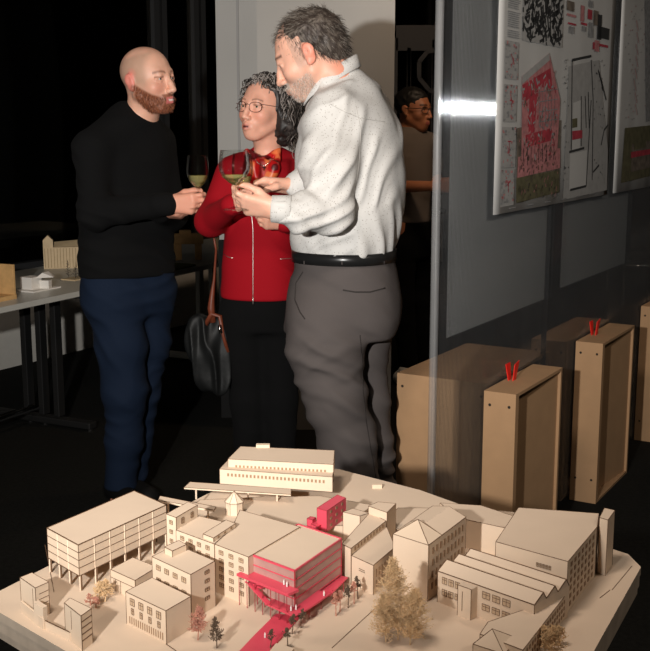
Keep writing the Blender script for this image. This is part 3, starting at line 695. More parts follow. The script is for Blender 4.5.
# central red building
gc = PZ(294.7, 620, ZB); zR = PY(294.7, 571, gc.y).z
rf = [PZ(*q, zR) for q in ((249.5, 554), (294.7, 571), (341.3, 539), (298, 524.5))]
zb_ = ZB + (zR - ZB) * .24
b = MB(); b.prism([(p.x, p.y) for p in rf], zb_, zR, 0, 1); proj = b.build('red_framed_building', [M_redglass, M_board], sm, label='pink-glazed building with red floor slabs')
for k in range(5):
    z = zb_ + (zR - zb_) * k / 4.0
    for i in range(4):
        b = MB(); b.bar(V3(rf[i], z), V3(rf[(i + 1) % 4], z), .0022, .0014 if k < 4 else .003); b.build('floor_slab', M_mred if k in (0, 4) else M_mred, proj)
for i in range(4):
    b = MB(); b.bar(V3(rf[i], ZB), V3(rf[i], zR + .001), .002); b.build('column', M_mredd, proj)
    for k in range(1, 6):
        p = rf[i].lerp(rf[(i + 1) % 4], k / 6); b = MB(); b.bar(V3(p, ZB), V3(p, zb_), .0013); b.build('stilt', M_mredd, proj)
dl = (rf[1] - rf[0]).normalized(); nl = Vector((dl.y, -dl.x, 0)); dr_ = (rf[2] - rf[1]).normalized(); nr_ = Vector((dr_.y, -dr_.x, 0))
if nl.dot(CAM - rf[0]) < 0: nl = -nl
if nr_.dot(CAM - rf[1]) < 0: nr_ = -nr_
H_ = zR - ZB
def deck(name, pts, z, th=.0025):
    b = MB(); b.prism([(p.x, p.y) for p in pts], z - th, z, 0, 0); b.build(name, M_mred, proj)
za = ZB + H_ * .66
deck('balcony', [rf[0] - dl * .006, rf[0] + nl * .022 - dl * .006, rf[1] + nl * .022 + dl * .008, rf[1] + dl * .008], za, .004)
zc = ZB + H_ * .26
deck('walkway', [rf[0].lerp(rf[1], .55), rf[0].lerp(rf[1], .55) + nl * .02, rf[1] + nl * .022 + dl * .022, rf[1] + dl * .022 + dr_ * .04, rf[1] + dr_ * .07 + nr_ * .022, rf[1] + dr_ * .07], zc)
deck('walkway', [rf[1] + dr_ * .07, rf[1] + dr_ * .07 + nr_ * .02, rf[2] + nr_ * .012, rf[2]], ZB + H_ * .2)
zd = ZB + H_ * .5
deck('walkway', [rf[0].lerp(rf[1], .04), rf[0].lerp(rf[1], .04) + nl * .014, rf[0].lerp(rf[1], .4) + nl * .014, rf[0].lerp(rf[1], .4)], zd)
b = MB(); b.bar(V3(rf[0].lerp(rf[1], .2) + nl * .018, zd + .002), V3(rf[0].lerp(rf[1], .62) + nl * .018, zc), .009, .002); b.build('ramp', M_mred, proj)
b = MB(); b.bar(V3(rf[0].lerp(rf[1], .5) + nl * .012, za - .004), V3(rf[0].lerp(rf[1], .22) + nl * .012, zd), .007, .002); b.build('ramp', M_mred, proj)
for k in (-.03, .15, .33, .5, .68, .86, 1.03):
    p = rf[0].lerp(rf[1], k) + nl * .020; b = MB(); b.bar(V3(p, ZB), V3(p, za - .003), .0011); b.build('balcony_post', M_mredd, proj)
for k in (.1, .35, .6, .85):
    p = rf[1].lerp(rf[2], k) + nr_ * .016; b = MB(); b.bar(V3(p, ZB), V3(p, ZB + H_ * .22), .0011); b.build('balcony_post', M_mredd, proj)
# red path down to the front edge
pa = [PZ(*q, ZB + .002) for q in ((276, 614), (300, 617), (266, 655), (236, 655), (254, 636))]
b = MB(); b.prism([(p.x, p.y) for p in pa], ZB, ZB + .003, 0, 0); b.build('red_path', M_mred, sm)
M_figw = mat('white_card_figure', (.8, .78, .74), .7)
for q in ((265, 638), (284, 585), (287, 587), (291, 611), (296, 610), (324, 596), (242, 571)):
    zq = {638: ZB + .003, 585: za, 587: za, 571: za}.get(q[1], zc); a = PZ(*q, zq)
    b = MB(); b.lathe((a.x, a.y, zq), [(0, 0), (.0012, .0005), (.0013, .006), (.0006, .0066), (.0009, .0078), (0, .0088)], 6); b.build('scale_figure', M_figw, sm)

# block right of the red building
g = PZ(373.2, 595, ZB); zt = PY(373.4, 565.4, g.y).z
o, pts = poly_block('school_block', [(351.5, 555.5), (373.4, 565.4), (395, 547), (386, 525), (380, 531)], zt, [(1, .12, .85, 7, 2, .3, .7, 'solid')])
b = MB(); a, c = pts[0], pts[1]; d = (c - a)
for k, s_ in ((.40, .62), (.40, .56)):
    zz = ZB + (zt - ZB) * (s_ + .06); n0 = a.lerp(c, .35); n1 = a.lerp(c, .62); nn_ = Vector((d.y, -d.x, 0)).normalized()
    if nn_.dot(CAM - a) < 0: nn_ = -nn_
    for q in range(5):
        u = .36 + q * .055; b.bar(V3(a.lerp(c, u) + nn_ * .0004, zz), V3(a.lerp(c, u + .035) + nn_ * .0004, zz), .0005, .0011)
q = a.lerp(c, .32) + nn_ * .0004; 
for u in (.27, .42): b.bar(V3(a.lerp(c, u) + nn_ * .0004, ZB), V3(a.lerp(c, u) + nn_ * .0004, ZB + .013), .0006)
b.bar(V3(a.lerp(c, .27) + nn_ * .0004, ZB + .013), V3(a.lerp(c, .42) + nn_ * .0004, ZB + .013), .0006)
b.build('facade_marking', M_line, o)
zt2 = zt + .010
o, pts = poly_block('school_block', [(341.8, 544), (351, 548.5), (386, 521), (370, 512.5)], zt2 + .002, [(1, .86, .98, 10, 1, .45, .8, 'solid')])
poly_block('corner_block', [(368.5, 506), (387, 512.5), (396, 503.5), (378, 502)], zt2 + .016)
poly_block('corner_block', [(343, 512), (360, 516), (369, 513), (353, 508.5)], zt2 - .002)
poly_block('terrain_step', [(386, 520), (400, 530), (430, 520), (430, 508), (398, 508)], ZB + .03)
# hip-roofed block
g = PZ(427.8, 601.6, ZB); zt = PY(428.5, 545.2, g.y).z
o, pts = poly_block('hip_roofed_block', [(393, 533.9), (428.5, 545.2), (466, 517), (432.5, 506)], zt, [(1, .12, .95, 9, 4, .38, .55, 'solid')], label='tall block with a pyramid roof')
ap = Vector((0, 0, 0)); fr = pts[0].lerp(pts[3], .42); fr2 = pts[1].lerp(pts[2], .34)
apx = PZ(418, 519.4, zt + .016)
b = MB(); A_, B_, C_, D_ = pts[0], pts[1], fr2, fr
b.add([A_, B_, C_, D_, apx], [(0, 1, 4), (1, 2, 4), (2, 3, 4), (3, 0, 4)], 0)
for q in (A_, B_, C_, D_): eline(b, q, apx, .0009)
r0 = fr.lerp(fr2, .5) + Vector((0, 0, .009)); r1 = pts[3].lerp(pts[2], .5) + Vector((0, 0, .009))
b.add([fr, fr2, pts[2], pts[3], r0, r1], [(0, 4, 5, 3), (4, 1, 2, 5), (2, 3, 5), (0, 1, 4)], 1); eline(b, r1, pts[2], .0007); eline(b, r1, pts[3], .0007)
b.build('roof', BM, o)
# courtyard wing between
zt = ZB + .052
poly_block('courtyard_wing', [(440, 503), (452, 513), (466, 519.4), (505.6, 528), (513, 516), (481, 505.5)], zt)
# big block right
g = PZ(568, 615, ZB); ztb = PY(568, 561.5, g.y).z
o, pts = poly_block('large_block', [(495.8, 541.7), (568, 561.5), (597, 527), (599, 513.5), (518.5, 507.6)], ztb, [(1, .06, .95, 7, 6, .42, .55, 'solid')], label='largest flat-roofed block at the right')
a, c = pts[0], pts[1]; hh = ztb - ZB
windows(o, a.lerp(c, .56), a.lerp(c, .8), ZB + hh * .74, ZB + hh * .84, 5, 1, .7, .7); windows(o, a.lerp(c, .6), a.lerp(c, .98), ZB + hh * .42, ZB + hh * .60, 2, 1, .25, .8)
g = PZ(606, 575, ZB); zt = PY(608, 519.4, g.y).z
poly_block('slim_tower', [(599.6, 517.5), (608, 520), (614.8, 510.5), (604.5, 508)], zt)
# shed-roofed studio block
g = PZ(480.6, 619, ZB); zf_ = PY(480.6, 587.0, g.y).z
fa = [PZ(437.8, 571, zf_), PZ(534.5, 605, zf_)]; dF = (fa[1] - fa[0]).normalized(); nB = Vector((-dF.y, dF.x, 0))
if nB.dot(CAM - fa[0]) > 0: nB = -nB
gd = .031
b = MB(); b.prism([fa[0], fa[1], fa[1] + nB * gd * 3, fa[0] + nB * gd * 3], ZB, zf_, 0, 1)
rise = .012
for k in range(3):
    a0 = fa[0] + nB * gd * k; a1 = fa[1] + nB * gd * k; m0 = a0 + nB * gd * .72 + Vector((0, 0, rise)); m1 = a1 + nB * gd * .72 + Vector((0, 0, rise)); e0 = a0 + nB * gd; e1 = a1 + nB * gd
    b.add([a0, a1, m1, m0, e1, e0], [(0, 1, 2, 3), (3, 2, 4, 5), (1, 4, 2), (0, 3, 5)], 1)
    for s_ in ((a0, a1), (m0, m1), (a1, m1), (m1, e1), (a0, m0)): eline(b, *s_, .0011)
for q in fa: eline(b, V3(q, ZB), q)
o = fin(b, 'studio_block', 'long block with parallel pitched roofs')
hh = zf_ - ZB
for (u0, u1, n_) in ((.03, .27, 3), (.45, .80, 3)):
    windows(o, fa[0].lerp(fa[1], u0), fa[0].lerp(fa[1], u1), ZB + hh * .58, ZB + hh * .95, n_, 1, .75, .55); windows(o, fa[0].lerp(fa[1], u0), fa[0].lerp(fa[1], u1), ZB + hh * .22, ZB + hh * .56, n_, 1, .75, .55)
a = fa[0].lerp(fa[1], .29); c = fa[0].lerp(fa[1], .43); b = MB(); f_ = -nB * .016
b.prism([a, c, c + f_, a + f_], ZB, zf_ - .002, 0, 1)
for q in (a + f_, c + f_): eline(b, V3(q, ZB), V3(q, zf_ - .002))
eline(b, V3(a + f_, zf_ - .002), V3(c + f_, zf_ - .002)); eline(b, V3(a.lerp(c, .35) + f_ * 1.02, ZB + .01), V3(a.lerp(c, .35) + f_ * 1.02, zf_ - .01), .0008); b.build('stair_projection', BM, o)
# lower wing at front right
g = PZ(568, 615, ZB); zw = PY(568, 592, g.y).z
o, pts = poly_block('lower_wing', [(480, 634), (523, 650), (568, 592), (551, 585), (535, 606), (488, 622)], zw, [(1, .08, .92, 16, 3, .45, .55, 'solid')])
q = PZ(492.3, 641, zw); 
hp = [PZ(*k, ZB + .030) for k in ((473, 644), (504, 654), (520, 639), (490, 631))]
b = MB(); b.prism([(k.x, k.y) for k in hp], ZB, ZB + .030, 0, 1); apx = PZ(492.3, 628.8, ZB + .052)
b.add([*hp, apx], [(0, 1, 4), (1, 2, 4), (2, 3, 4), (3, 0, 4)], 0)
for k in hp: eline(b, k, apx)
for i in range(4): eline(b, hp[i], hp[(i + 1) % 4]); eline(b, V3(hp[i], ZB), hp[i])
fin(b, 'hip_roofed_house')
b = MB(); k = [PZ(*q, ZB + .02) for q in ((268, 653), (286, 660), (294, 648), (276, 643))]; b.prism([(q.x, q.y) for q in k], ZB, ZB + .02, 0, 1); fin(b, 'small_house')
# kerb lines engraved in the board
for s_ in (((332, 648), (386.5, 598)), ((166, 644), (182, 655)), ((166, 644), (192, 627)), ((612, 590), (632, 566)), ((600, 598), (610, 590)), ((258, 505), (292, 500)), ((45, 545), (54, 592))):
    b = MB(); eline(b, PZ(*s_[0], ZB + .0003), PZ(*s_[1], ZB + .0003), .0009); b.build('engraved_line', BM, sm)
# trees of dried flowers
def tree(q, h, r, n, m, seed, stems=1, th=.00035, z0=ZB, low=.25):
    rr = random.Random(seed); base = PZ(*q, z0); b = MB()
    for s_ in range(stems):
        b0 = base + Vector((rr.uniform(-r, r) * .5, rr.uniform(-r, r) * .5, 0)) if stems > 1 else base
        top = b0 + Vector((rr.uniform(-.1, .1) * h, rr.uniform(-.1, .1) * h, h))
        b.tube([b0, b0.lerp(top, .5) + Vector((rr.uniform(-.04, .04) * h, 0, 0)), top], [.0010, .0007, .0003], 5)
        for i in range(n // stems):
            u = rr.uniform(low, .98); p = b0.lerp(top, u); a = rr.uniform(0, 2 * PI); l = r * rr.uniform(.4, 1) * math.sin(PI * min(1, .25 + u * .75)) 
            e = p + Vector((math.cos(a) * l, math.sin(a) * l, rr.uniform(.1, .6) * l)); b.bar(p, e, th)
            for j in range(7):
                c = p.lerp(e, rr.uniform(.35, 1)); f = c + Vector((rr.uniform(-1, 1), rr.uniform(-1, 1), rr.uniform(-.6, 1))) * r * .17; b.bar(c, f, th * .9)
                b.box(f, (th * 2.4,) * 3, rr.uniform(0, 1))
    b.build('miniature_tree', m, sm)
tree((398, 640), .120, .034, 400, M_tree, 1, th=.0003, low=.15); tree((410, 645), .080, .032, 300, M_tree, 2, th=.0003, low=.12); tree((386, 642), .070, .028, 230, M_tree, 3, th=.0003, low=.12)
tree((103, 603), .034, .019, 110, M_tree, 5, 2); tree((93, 607), .018, .012, 40, M_treer, 55, 2)
tree((198, 640), .050, .017, 130, M_treer, 6, 1); tree((217, 648), .048, .012, 70, M_treed, 7, 1)
for i, q in enumerate(((340, 612), (348, 608), (354, 604), (336, 616), (358, 599))): tree(q, .036, .010, 36, (M_treer, M_treed, M_treer, M_treer, M_treed)[i], 10 + i, 1, low=.5)
for i, q in enumerate(((292, 634), (288, 648), (301, 628), (270, 650))): tree(q, .030, .009, 30, M_treed, 20 + i, 1, low=.5)
tree((552, 660), .05, .02, 160, M_tree, 30); tree((545, 652), .04, .016, 110, M_tree, 31); tree((560, 645), .03, .012, 50, M_tree, 32)
print('WINDOWS', NW[0])
# ------------------------------------------------------------------ sculpting: smooth unions on a grid, surface nets
class SDF:
    def __init__(s, lo, hi, vox):
        s.lo = np.array(lo, float); s.vx = vox; s.n = np.ceil((np.array(hi, float) - s.lo) / vox).astype(int) + 1
        s.a = np.full(s.n, 1.0, np.float32)
        s.ax = [(s.lo[i] + vox * np.arange(s.n[i])).astype(np.float32) for i in range(3)]
    def reg(s, lo, hi):
        i0 = np.clip(np.floor((np.array(lo) - s.lo) / s.vx).astype(int), 0, s.n - 1); i1 = np.clip(np.ceil((np.array(hi) - s.lo) / s.vx).astype(int) + 1, 1, s.n)
        sl = tuple(slice(a, max(b, a + 1)) for a, b in zip(i0, i1))
        X = s.ax[0][sl[0]][:, None, None]; Y = s.ax[1][sl[1]][None, :, None]; Z = s.ax[2][sl[2]][None, None, :]
        return sl, X, Y, Z
    def mix(s, sl, d, k, op):
        o = s.a[sl]
        if op == 'u':
            if k > 0: h = np.maximum(k - np.abs(o - d), 0) / k; r = np.minimum(o, d) - h * h * k * .25
            else: r = np.minimum(o, d)
        else:
            d = -d
            if k > 0: h = np.maximum(k - np.abs(o - d), 0) / k; r = np.maximum(o, d) + h * h * k * .25
            else: r = np.maximum(o, d)
        s.a[sl] = r
    def cap(s, a, b, ra, rb=None, k=.02, op='u'):
        a = np.array(a, float); b = np.array(b, float); rb = ra if rb is None else rb; m = max(ra, rb) + max(k, .02) + .012
        sl, X, Y, Z = s.reg(np.minimum(a, b) - m, np.maximum(a, b) + m); d = b - a; L = max(d @ d, 1e-12)
        t = np.clip(((X - a[0]) * d[0] + (Y - a[1]) * d[1] + (Z - a[2]) * d[2]) / L, 0, 1)
        D = np.sqrt((X - a[0] - t * d[0]) ** 2 + (Y - a[1] - t * d[1]) ** 2 + (Z - a[2] - t * d[2]) ** 2) - (ra + (rb - ra) * t)
        s.mix(sl, D.astype(np.float32), k, op)
    def chain(s, pts, rs, k=.02, op='u'):
        for i in range(len(pts) - 1): s.cap(pts[i], pts[i + 1], rs[i], rs[i + 1], k, op)
    def ell(s, c, r, R=None, k=.02, op='u'):
        c = np.array(c, float); r = np.array(r, float); m = r.max() + max(k, .02) + .012
        sl, X, Y, Z = s.reg(c - m, c + m); x, y, z = X - c[0], Y - c[1], Z - c[2]
        if R is not None: x, y, z = [x * R[0, i] + y * R[1, i] + z * R[2, i] for i in range(3)]     # columns of R are the axes
        k0 = np.sqrt((x / r[0]) ** 2 + (y / r[1]) ** 2 + (z / r[2]) ** 2); k1 = np.sqrt((x / r[0] ** 2) ** 2 + (y / r[1] ** 2) ** 2 + (z / r[2] ** 2) ** 2) + 1e-9
        s.mix(sl, (k0 * (k0 - 1) / k1).astype(np.float32), k, op)
    def loft(s, secs, k=.02, p=2.3, round_=.0):
        """secs: (z, cx, cy, ru, rv, yaw) from bottom to top; u axis at yaw"""
        A = np.array(sorted(secs), float); zs = A[:, 0]; m = A[:, 3:5].max() + .05
        sl, X, Y, Z = s.reg((A[:, 1].min() - m, A[:, 2].min() - m, zs[0] - .04), (A[:, 1].max() + m, A[:, 2].max() + m, zs[-1] + .04))
        zz = Z[0, 0, :]
        def it(c):                      # smooth interpolation
            v = np.interp(zz, zs, A[:, c]); 
            kk = np.ones(7) / 7; w = np.pad(v, 3, mode='edge'); return np.convolve(w, kk, 'valid').astype(np.float32)[None, None, :]
        cx, cy, ru, rv, yw = [it(c) for c in range(1, 6)]
        dx, dy = X - cx, Y - cy; u = dx * np.cos(yw) + dy * np.sin(yw); v = -dx * np.sin(yw) + dy * np.cos(yw)
        q = ((np.abs(u) / ru) ** p + (np.abs(v) / rv) ** p) ** (1 / p); D = (q - 1) * np.minimum(ru, rv)
        dz = np.abs(Z - (zs[0] + zs[-1]) / 2) - (zs[-1] - zs[0]) / 2 + round_
        if round_: D = np.sqrt(np.maximum(D + round_, 0) ** 2 + np.maximum(dz, 0) ** 2) - round_ + np.minimum(np.maximum(D + round_, dz), 0)
        else: D = np.maximum(D, dz)
        s.mix(sl, D.astype(np.float32), k, 'u')
    def plane(s, p, n, k=.0):           # cut away the side n points to
        n = np.array(n, float); n /= np.linalg.norm(n); sl, X, Y, Z = s.reg(s.lo, s.lo + s.vx * s.n)
        D = -((X - p[0]) * n[0] + (Y - p[1]) * n[1] + (Z - p[2]) * n[2]); s.mix(sl, D.astype(np.float32), k, 's')
    def mesh(s):
        a = s.a; a[0] = a[-1] = 1; a[:, 0] = a[:, -1] = 1; a[:, :, 0] = a[:, :, -1] = 1
        I = a < 0; c = np.zeros(s.n - 1, np.int8)
        offs = [(i, j, k) for i in (0, 1) for j in (0, 1) for k in (0, 1)]; nx, ny, nz = s.n - 1
        for i, j, k in offs: c += I[i:i + nx, j:j + ny, k:k + nz]
        act = np.argwhere((c > 0) & (c < 8)); idx = np.full(s.n - 1, -1, np.int32); idx[act[:, 0], act[:, 1], act[:, 2]] = np.arange(len(act))
        val = {o: a[act[:, 0] + o[0], act[:, 1] + o[1], act[:, 2] + o[2]] for o in offs}
        P = np.zeros((len(act), 3)); W = np.zeros(len(act))
        for o in offs:
            for ax in range(3):
                if o[ax] == 0:
                    o2 = tuple(1 if q == ax else o[q] for q in range(3)); v0, v1 = val[o], val[o2]; m = (v0 < 0) != (v1 < 0)
                    t = np.where(m, v0 / np.where(m, v0 - v1, 1), 0); pt = np.tile(np.array(o, float), (len(act), 1)); pt[:, ax] += t
                    P[m] += pt[m]; W[m] += 1
        P = s.lo + (act + P / W[:, None]) * s.vx; F = []
        for ax in range(3):
            sl0 = [slice(None)] * 3; sl1 = [slice(None)] * 3; sl0[ax] = slice(0, -1); sl1[ax] = slice(1, None)
            A, B = I[tuple(sl0)], I[tuple(sl1)]; e = np.argwhere(A != B); u, v = (ax + 1) % 3, (ax + 2) % 3
            e = e[(e[:, u] > 0) & (e[:, v] > 0)]; f = A[e[:, 0], e[:, 1], e[:, 2]]
            def cell(du, dv): q = e.copy(); q[:, u] -= du; q[:, v] -= dv; return idx[q[:, 0], q[:, 1], q[:, 2]]
            q = np.stack([cell(1, 1), cell(0, 1), cell(0, 0), cell(1, 0)], 1); q[~f] = q[~f][:, ::-1]; F.append(q)
        return P, np.concatenate(F)
def relax(P, F, it=2, w=.5):
    for _ in range(it):
        S_ = np.zeros_like(P); C_ = np.zeros(len(P))
        for i in range(4):
            a, b = F[:, i], F[:, (i + 1) % 4]
            for q in range(3): S_[:, q] += np.bincount(a, P[b, q], len(P)) + np.bincount(b, P[a, q], len(P))
            C_ += np.bincount(a, minlength=len(P)) + np.bincount(b, minlength=len(P))
        P = P * (1 - w) + w * S_ / C_[:, None]
    return P
def normals(P, F):
    n = np.cross(P[F[:, 2]] - P[F[:, 0]], P[F[:, 3]] - P[F[:, 1]]); N_ = np.zeros_like(P)
    for i in range(4):
        for q in range(3): N_[:, q] += np.bincount(F[:, i], n[:, q], len(P))
    return N_ / (np.linalg.norm(N_, axis=1)[:, None] + 1e-12)
_LAT = np.random.RandomState(5).rand(32, 32, 32).astype(np.float32)
def vnoise(p):
    i = np.floor(p).astype(int); f = p - i; f = f * f * (3 - 2 * f); r = 0
    for a in (0, 1):
        for b in (0, 1):
            for c in (0, 1):
                r = r + _LAT[(i[:, 0] + a) % 32, (i[:, 1] + b) % 32, (i[:, 2] + c) % 32] * (f[:, 0] if a else 1 - f[:, 0]) * (f[:, 1] if b else 1 - f[:, 1]) * (f[:, 2] if c else 1 - f[:, 2])
    return r
def crease(p): return -np.clip(1 - np.abs(2 * vnoise(p) - 1) * 3.0, 0, 1) ** 2
def folds(P, d, freq, warp, seed, mscale=5., sharp=1.6, thr=(.42, .62)):
    d = np.array(d, float); d /= np.linalg.norm(d); u = P @ d * freq + warp * (vnoise(P * 4.5 + seed) - .5) * 2 + .3 * warp * vnoise(P * 13 + seed)
    w = .5 + .5 * np.sin(2 * PI * u); return (w ** sharp - .4) * smoothstep(thr[0], thr[1], vnoise(P * mscale + seed * 1.7))
def ridge(p): return 1 - np.abs(2 * vnoise(p) - 1) * 2
from mathutils.bvhtree import BVHTree
def sculpt(S, name, m, parent, it=2, disp=None, color=None, label=None, keep=False):
    P, F = S.mesh(); P = relax(P, F, it)
    if disp is not None: N_ = normals(P, F); P = P + N_ * disp(P, N_)[:, None]; P = relax(P, F, 1, .3)
    me = bpy.data.meshes.new(name); Q = P - np.array(wmat(parent).translation)
    me.vertices.add(len(Q)); me.vertices.foreach_set('co', Q.astype(np.float32).ravel())
    me.loops.add(len(F) * 4); me.loops.foreach_set('vertex_index', F.astype(np.int32).ravel())
    me.polygons.add(len(F)); me.polygons.foreach_set('loop_start', np.arange(0, len(F) * 4, 4, dtype=np.int32))
    me.polygons.foreach_set('use_smooth', np.ones(len(F), bool)); me.update(calc_edges=True); me.validate()
    me.materials.append(m)
    if color is not None:
        c = color(P, normals(P, F)); at = me.color_attributes.new('Col', 'FLOAT_COLOR', 'POINT')
        at.data.foreach_set('color', np.concatenate([c, np.ones((len(c), 1))], 1).astype(np.float32).ravel())
    o = bpy.data.objects.new(name, me); link(o, parent)
    if label: o['label'] = label
    o_bvh = BVHTree.FromPolygons([Vector(p) for p in P], F.tolist()) if keep else None
    return (o, o_bvh) if keep else o
def on(bvh, x, y, off=.0008):           # where the line of sight meets a surface
    d = ray(x, y).normalized(); h = bvh.ray_cast(CAM, d)
    return None if h[0] is None else h[0] - d * off
def trace(bvh, pts, step=3.0, off=.0008):
    out = []
    for (a, b) in zip(pts[:-1], pts[1:]):
        n = max(1, int(math.hypot(b[0] - a[0], b[1] - a[1]) / step))
        for i in range(n): out.append(on(bvh, a[0] + (b[0] - a[0]) * i / n, a[1] + (b[1] - a[1]) * i / n, off))
    out.append(on(bvh, *pts[-1], off)); return [o for o in out if o is not None]
def smoothstep(a, b, x): t = np.clip((x - a) / (b - a), 0, 1); return t * t * (3 - 2 * t)
def lerpc(c, d, t): return c * (1 - t[:, None]) + np.array(d)[None, :] * t[:, None]

class Head:
    def __init__(s, c, fwd, up=(0, 0, 1), sc=1.0, wd=1.0):
        f = Vector(fwd).normalized(); u = Vector(up); l = u.cross(f).normalized(); u = f.cross(l).normalized()
        s.R = np.array([[f.x, l.x, u.x], [f.y, l.y, u.y], [f.z, l.z, u.z]]); s.c = np.array(c, float); s.sc = sc; s.wd = wd
    def w(s, x, y, z): return s.c + s.R @ (np.array([x, y * s.wd, z]) * s.sc)
    def V(s, x, y, z): return Vector(s.w(x, y, z))
    def local(s, P): q = ((P - s.c) @ s.R) / s.sc; q[:, 1] /= s.wd; return q
    def build(s, S, nose=1.0, jaw=1.0, mouth_open=.003, brow=1.0, ear=True):
        k = s.sc
        E = lambda c, r, kk=.02, op='u': S.ell(s.w(*c), np.array(r) * k, s.R, kk, op)
        C = lambda a, b, ra, rb=None, kk=.012, op='u': S.cap(s.w(*a), s.w(*b), ra * k, (rb or ra) * k, kk, op)
        E((-.010, 0, .034), (.092, .075, .082), .0); E((.018, 0, .0), (.070, .066, .092), .03); E((.038, 0, -.045), (.050, .050 * jaw, .058), .03)
        for y in (-1, 1):
            C((.000, y * .054 * jaw, -.050), (.053, y * .018 * jaw, -.100), .019, .017, .025)
            E((.058, y * .040, -.028), (.024, .022, .022), .025)
        E((.066, 0, -.100), (.019, .023 * jaw, .018), .02)
        C((.080, -.030, .020), (.080, .030, .020), .011, None, .02); E((.077, 0, -.072), (.022, .030, .026), .018)
        for y in (-1, 1):
            E((.099, y * .033, .000), (.015, .019, .012), .012, 's')
            C((.083, y * .018, .003), (.0885, y * .032, .0085), .0042, None, .005); C((.0885, y * .032, .0085), (.079, y * .047, .001), .0042, None, .005)
            C((.083, y * .018, -.003), (.086, y * .032, -.0085), .0036, None, .005); C((.086, y * .032, -.0085), (.079, y * .047, -.002), .0036, None, .005)
        C((.090, 0, .010), (.102, 0, -.018), .0075 * nose, .0085 * nose, .012); C((.102, 0, -.018), (.111, 0, -.040), .0085, .0115 * nose, .010)
        for y in (-1, 1): E((.100, y * .0125, -.044), (.0115, .0075, .008), .006)
        for y in (-1, 1):
            C((.1005, 0, -.066), (.089, y * .023, -.0705), .0052, .0032, .006); C((.099, 0, -.077 - mouth_open), (.088, y * .021, -.0735 - mouth_open * .5), .0060, .0035, .006)
        C((.110, -.012, -.0712 - mouth_open * .5), (.110, .012, -.0712 - mouth_open * .5), .0032 + mouth_open * .4, None, .003, 's')
        if ear:
            for y in (-1, 1):
                E((-.012, y * .077, -.004), (.018, .0065, .030), .008); E((-.016, y * .083, .006), (.0165, .0055, .020), .006); E((-.008, y * .0905, .002), (.0085, .006, .0165), .004, 's')
                E((-.004, y * .079, -.026), (.008, .006, .010), .006)
    def eyes(s, parent, iris=(.05, .035, .02), look=(1, 0, 0), close=0):
        for y in (-1, 1):
            b = MB(); c = s.V(.0765, y * .0325, 0); r = .0118 * s.sc; lk = Vector(s.R @ np.array(look)).normalized()
            a = lk.orthogonal().normalized(); e = lk.cross(a); vs = []; fs = []; n = 14; prof = [0, .14, .30, .46, .8, 1.2, 1.6, 2.1, 2.6, PI]; mi = [1, 2, 2, 0, 0, 0, 0, 0, 0]
            for t in prof:
                for j in range(n): g_ = 2 * PI * j / n; vs.append(c + (lk * math.cos(t) + (a * math.cos(g_) + e * math.sin(g_)) * math.sin(t)) * r)
            for i in range(len(prof) - 1):
                for j in range(n): b.f.append((i * n + j, i * n + (j + 1) % n, (i + 1) * n + (j + 1) % n, (i + 1) * n + j)); b.m.append(mi[i])
            b.v = [tuple(v) for v in vs]
            im = mat('iris', iris, .15); b.build('eye', [M_eye, M_pupil, im], parent, smooth=True)
M_eye = mat('eye_white', (.62, .58, .54), .15); M_pupil = mat('pupil', (.004, .004, .004), .1)

def hand(S, wrist, d, n, s_, curls, thumb, k=1.0, spread=.0, r0=.028):
    """d towards the fingers, n out of the palm, s_ the thumb's side; curls per finger (index..little)"""
    d = np.array(d, float); d /= np.linalg.norm(d); n = np.array(n, float); n -= d * (n @ d); n /= np.linalg.norm(n)
    s2 = np.cross(d, n); s2 = s2 * (1 if s2 @ np.array(s_, float) > 0 else -1); w = np.array(wrist, float)
    tips = []
    for i in range(4):
        off = (.030, .010, -.010, -.029)[i] * k; K = w + d * (.086, .090, .086, .078)[i] * k + s2 * off
        S.cap(w + s2 * off * .6, K, .0145 * k, .0115 * k, .018); L = (.071, .079, .073, .057)[i] * k; ang = 0; p = K; r = (.0092, .0095, .009, .008)[i] * k
        dd0 = d + s2 * spread * (1.5 - i) / 1.5; dd0 /= np.linalg.norm(dd0)
        for j, fr in enumerate((.45, .31, .24)):
            ang += math.radians(curls[i][j]); q = p + (dd0 * math.cos(ang) + n * math.sin(ang)) * L * fr
            S.cap(p, q, r, r * .93, .0045 if j else .006); p = q; r *= .93
        tips.append(p)
    p = w + d * .018 * k + s2 * .020 * k + n * .006 * k; r = .0135 * k; t0 = np.array(thumb[0], float)
    for j, (vec, L) in enumerate(zip(thumb, (.044, .034, .026))):
        v = d * vec[0] + s2 * vec[1] + n * vec[2]; v /= np.linalg.norm(v); q = p + v * L * k; S.cap(p, q, r, r * .86, .012 if j == 0 else .006); p = q; r *= .86
    tips.append(p); return tips
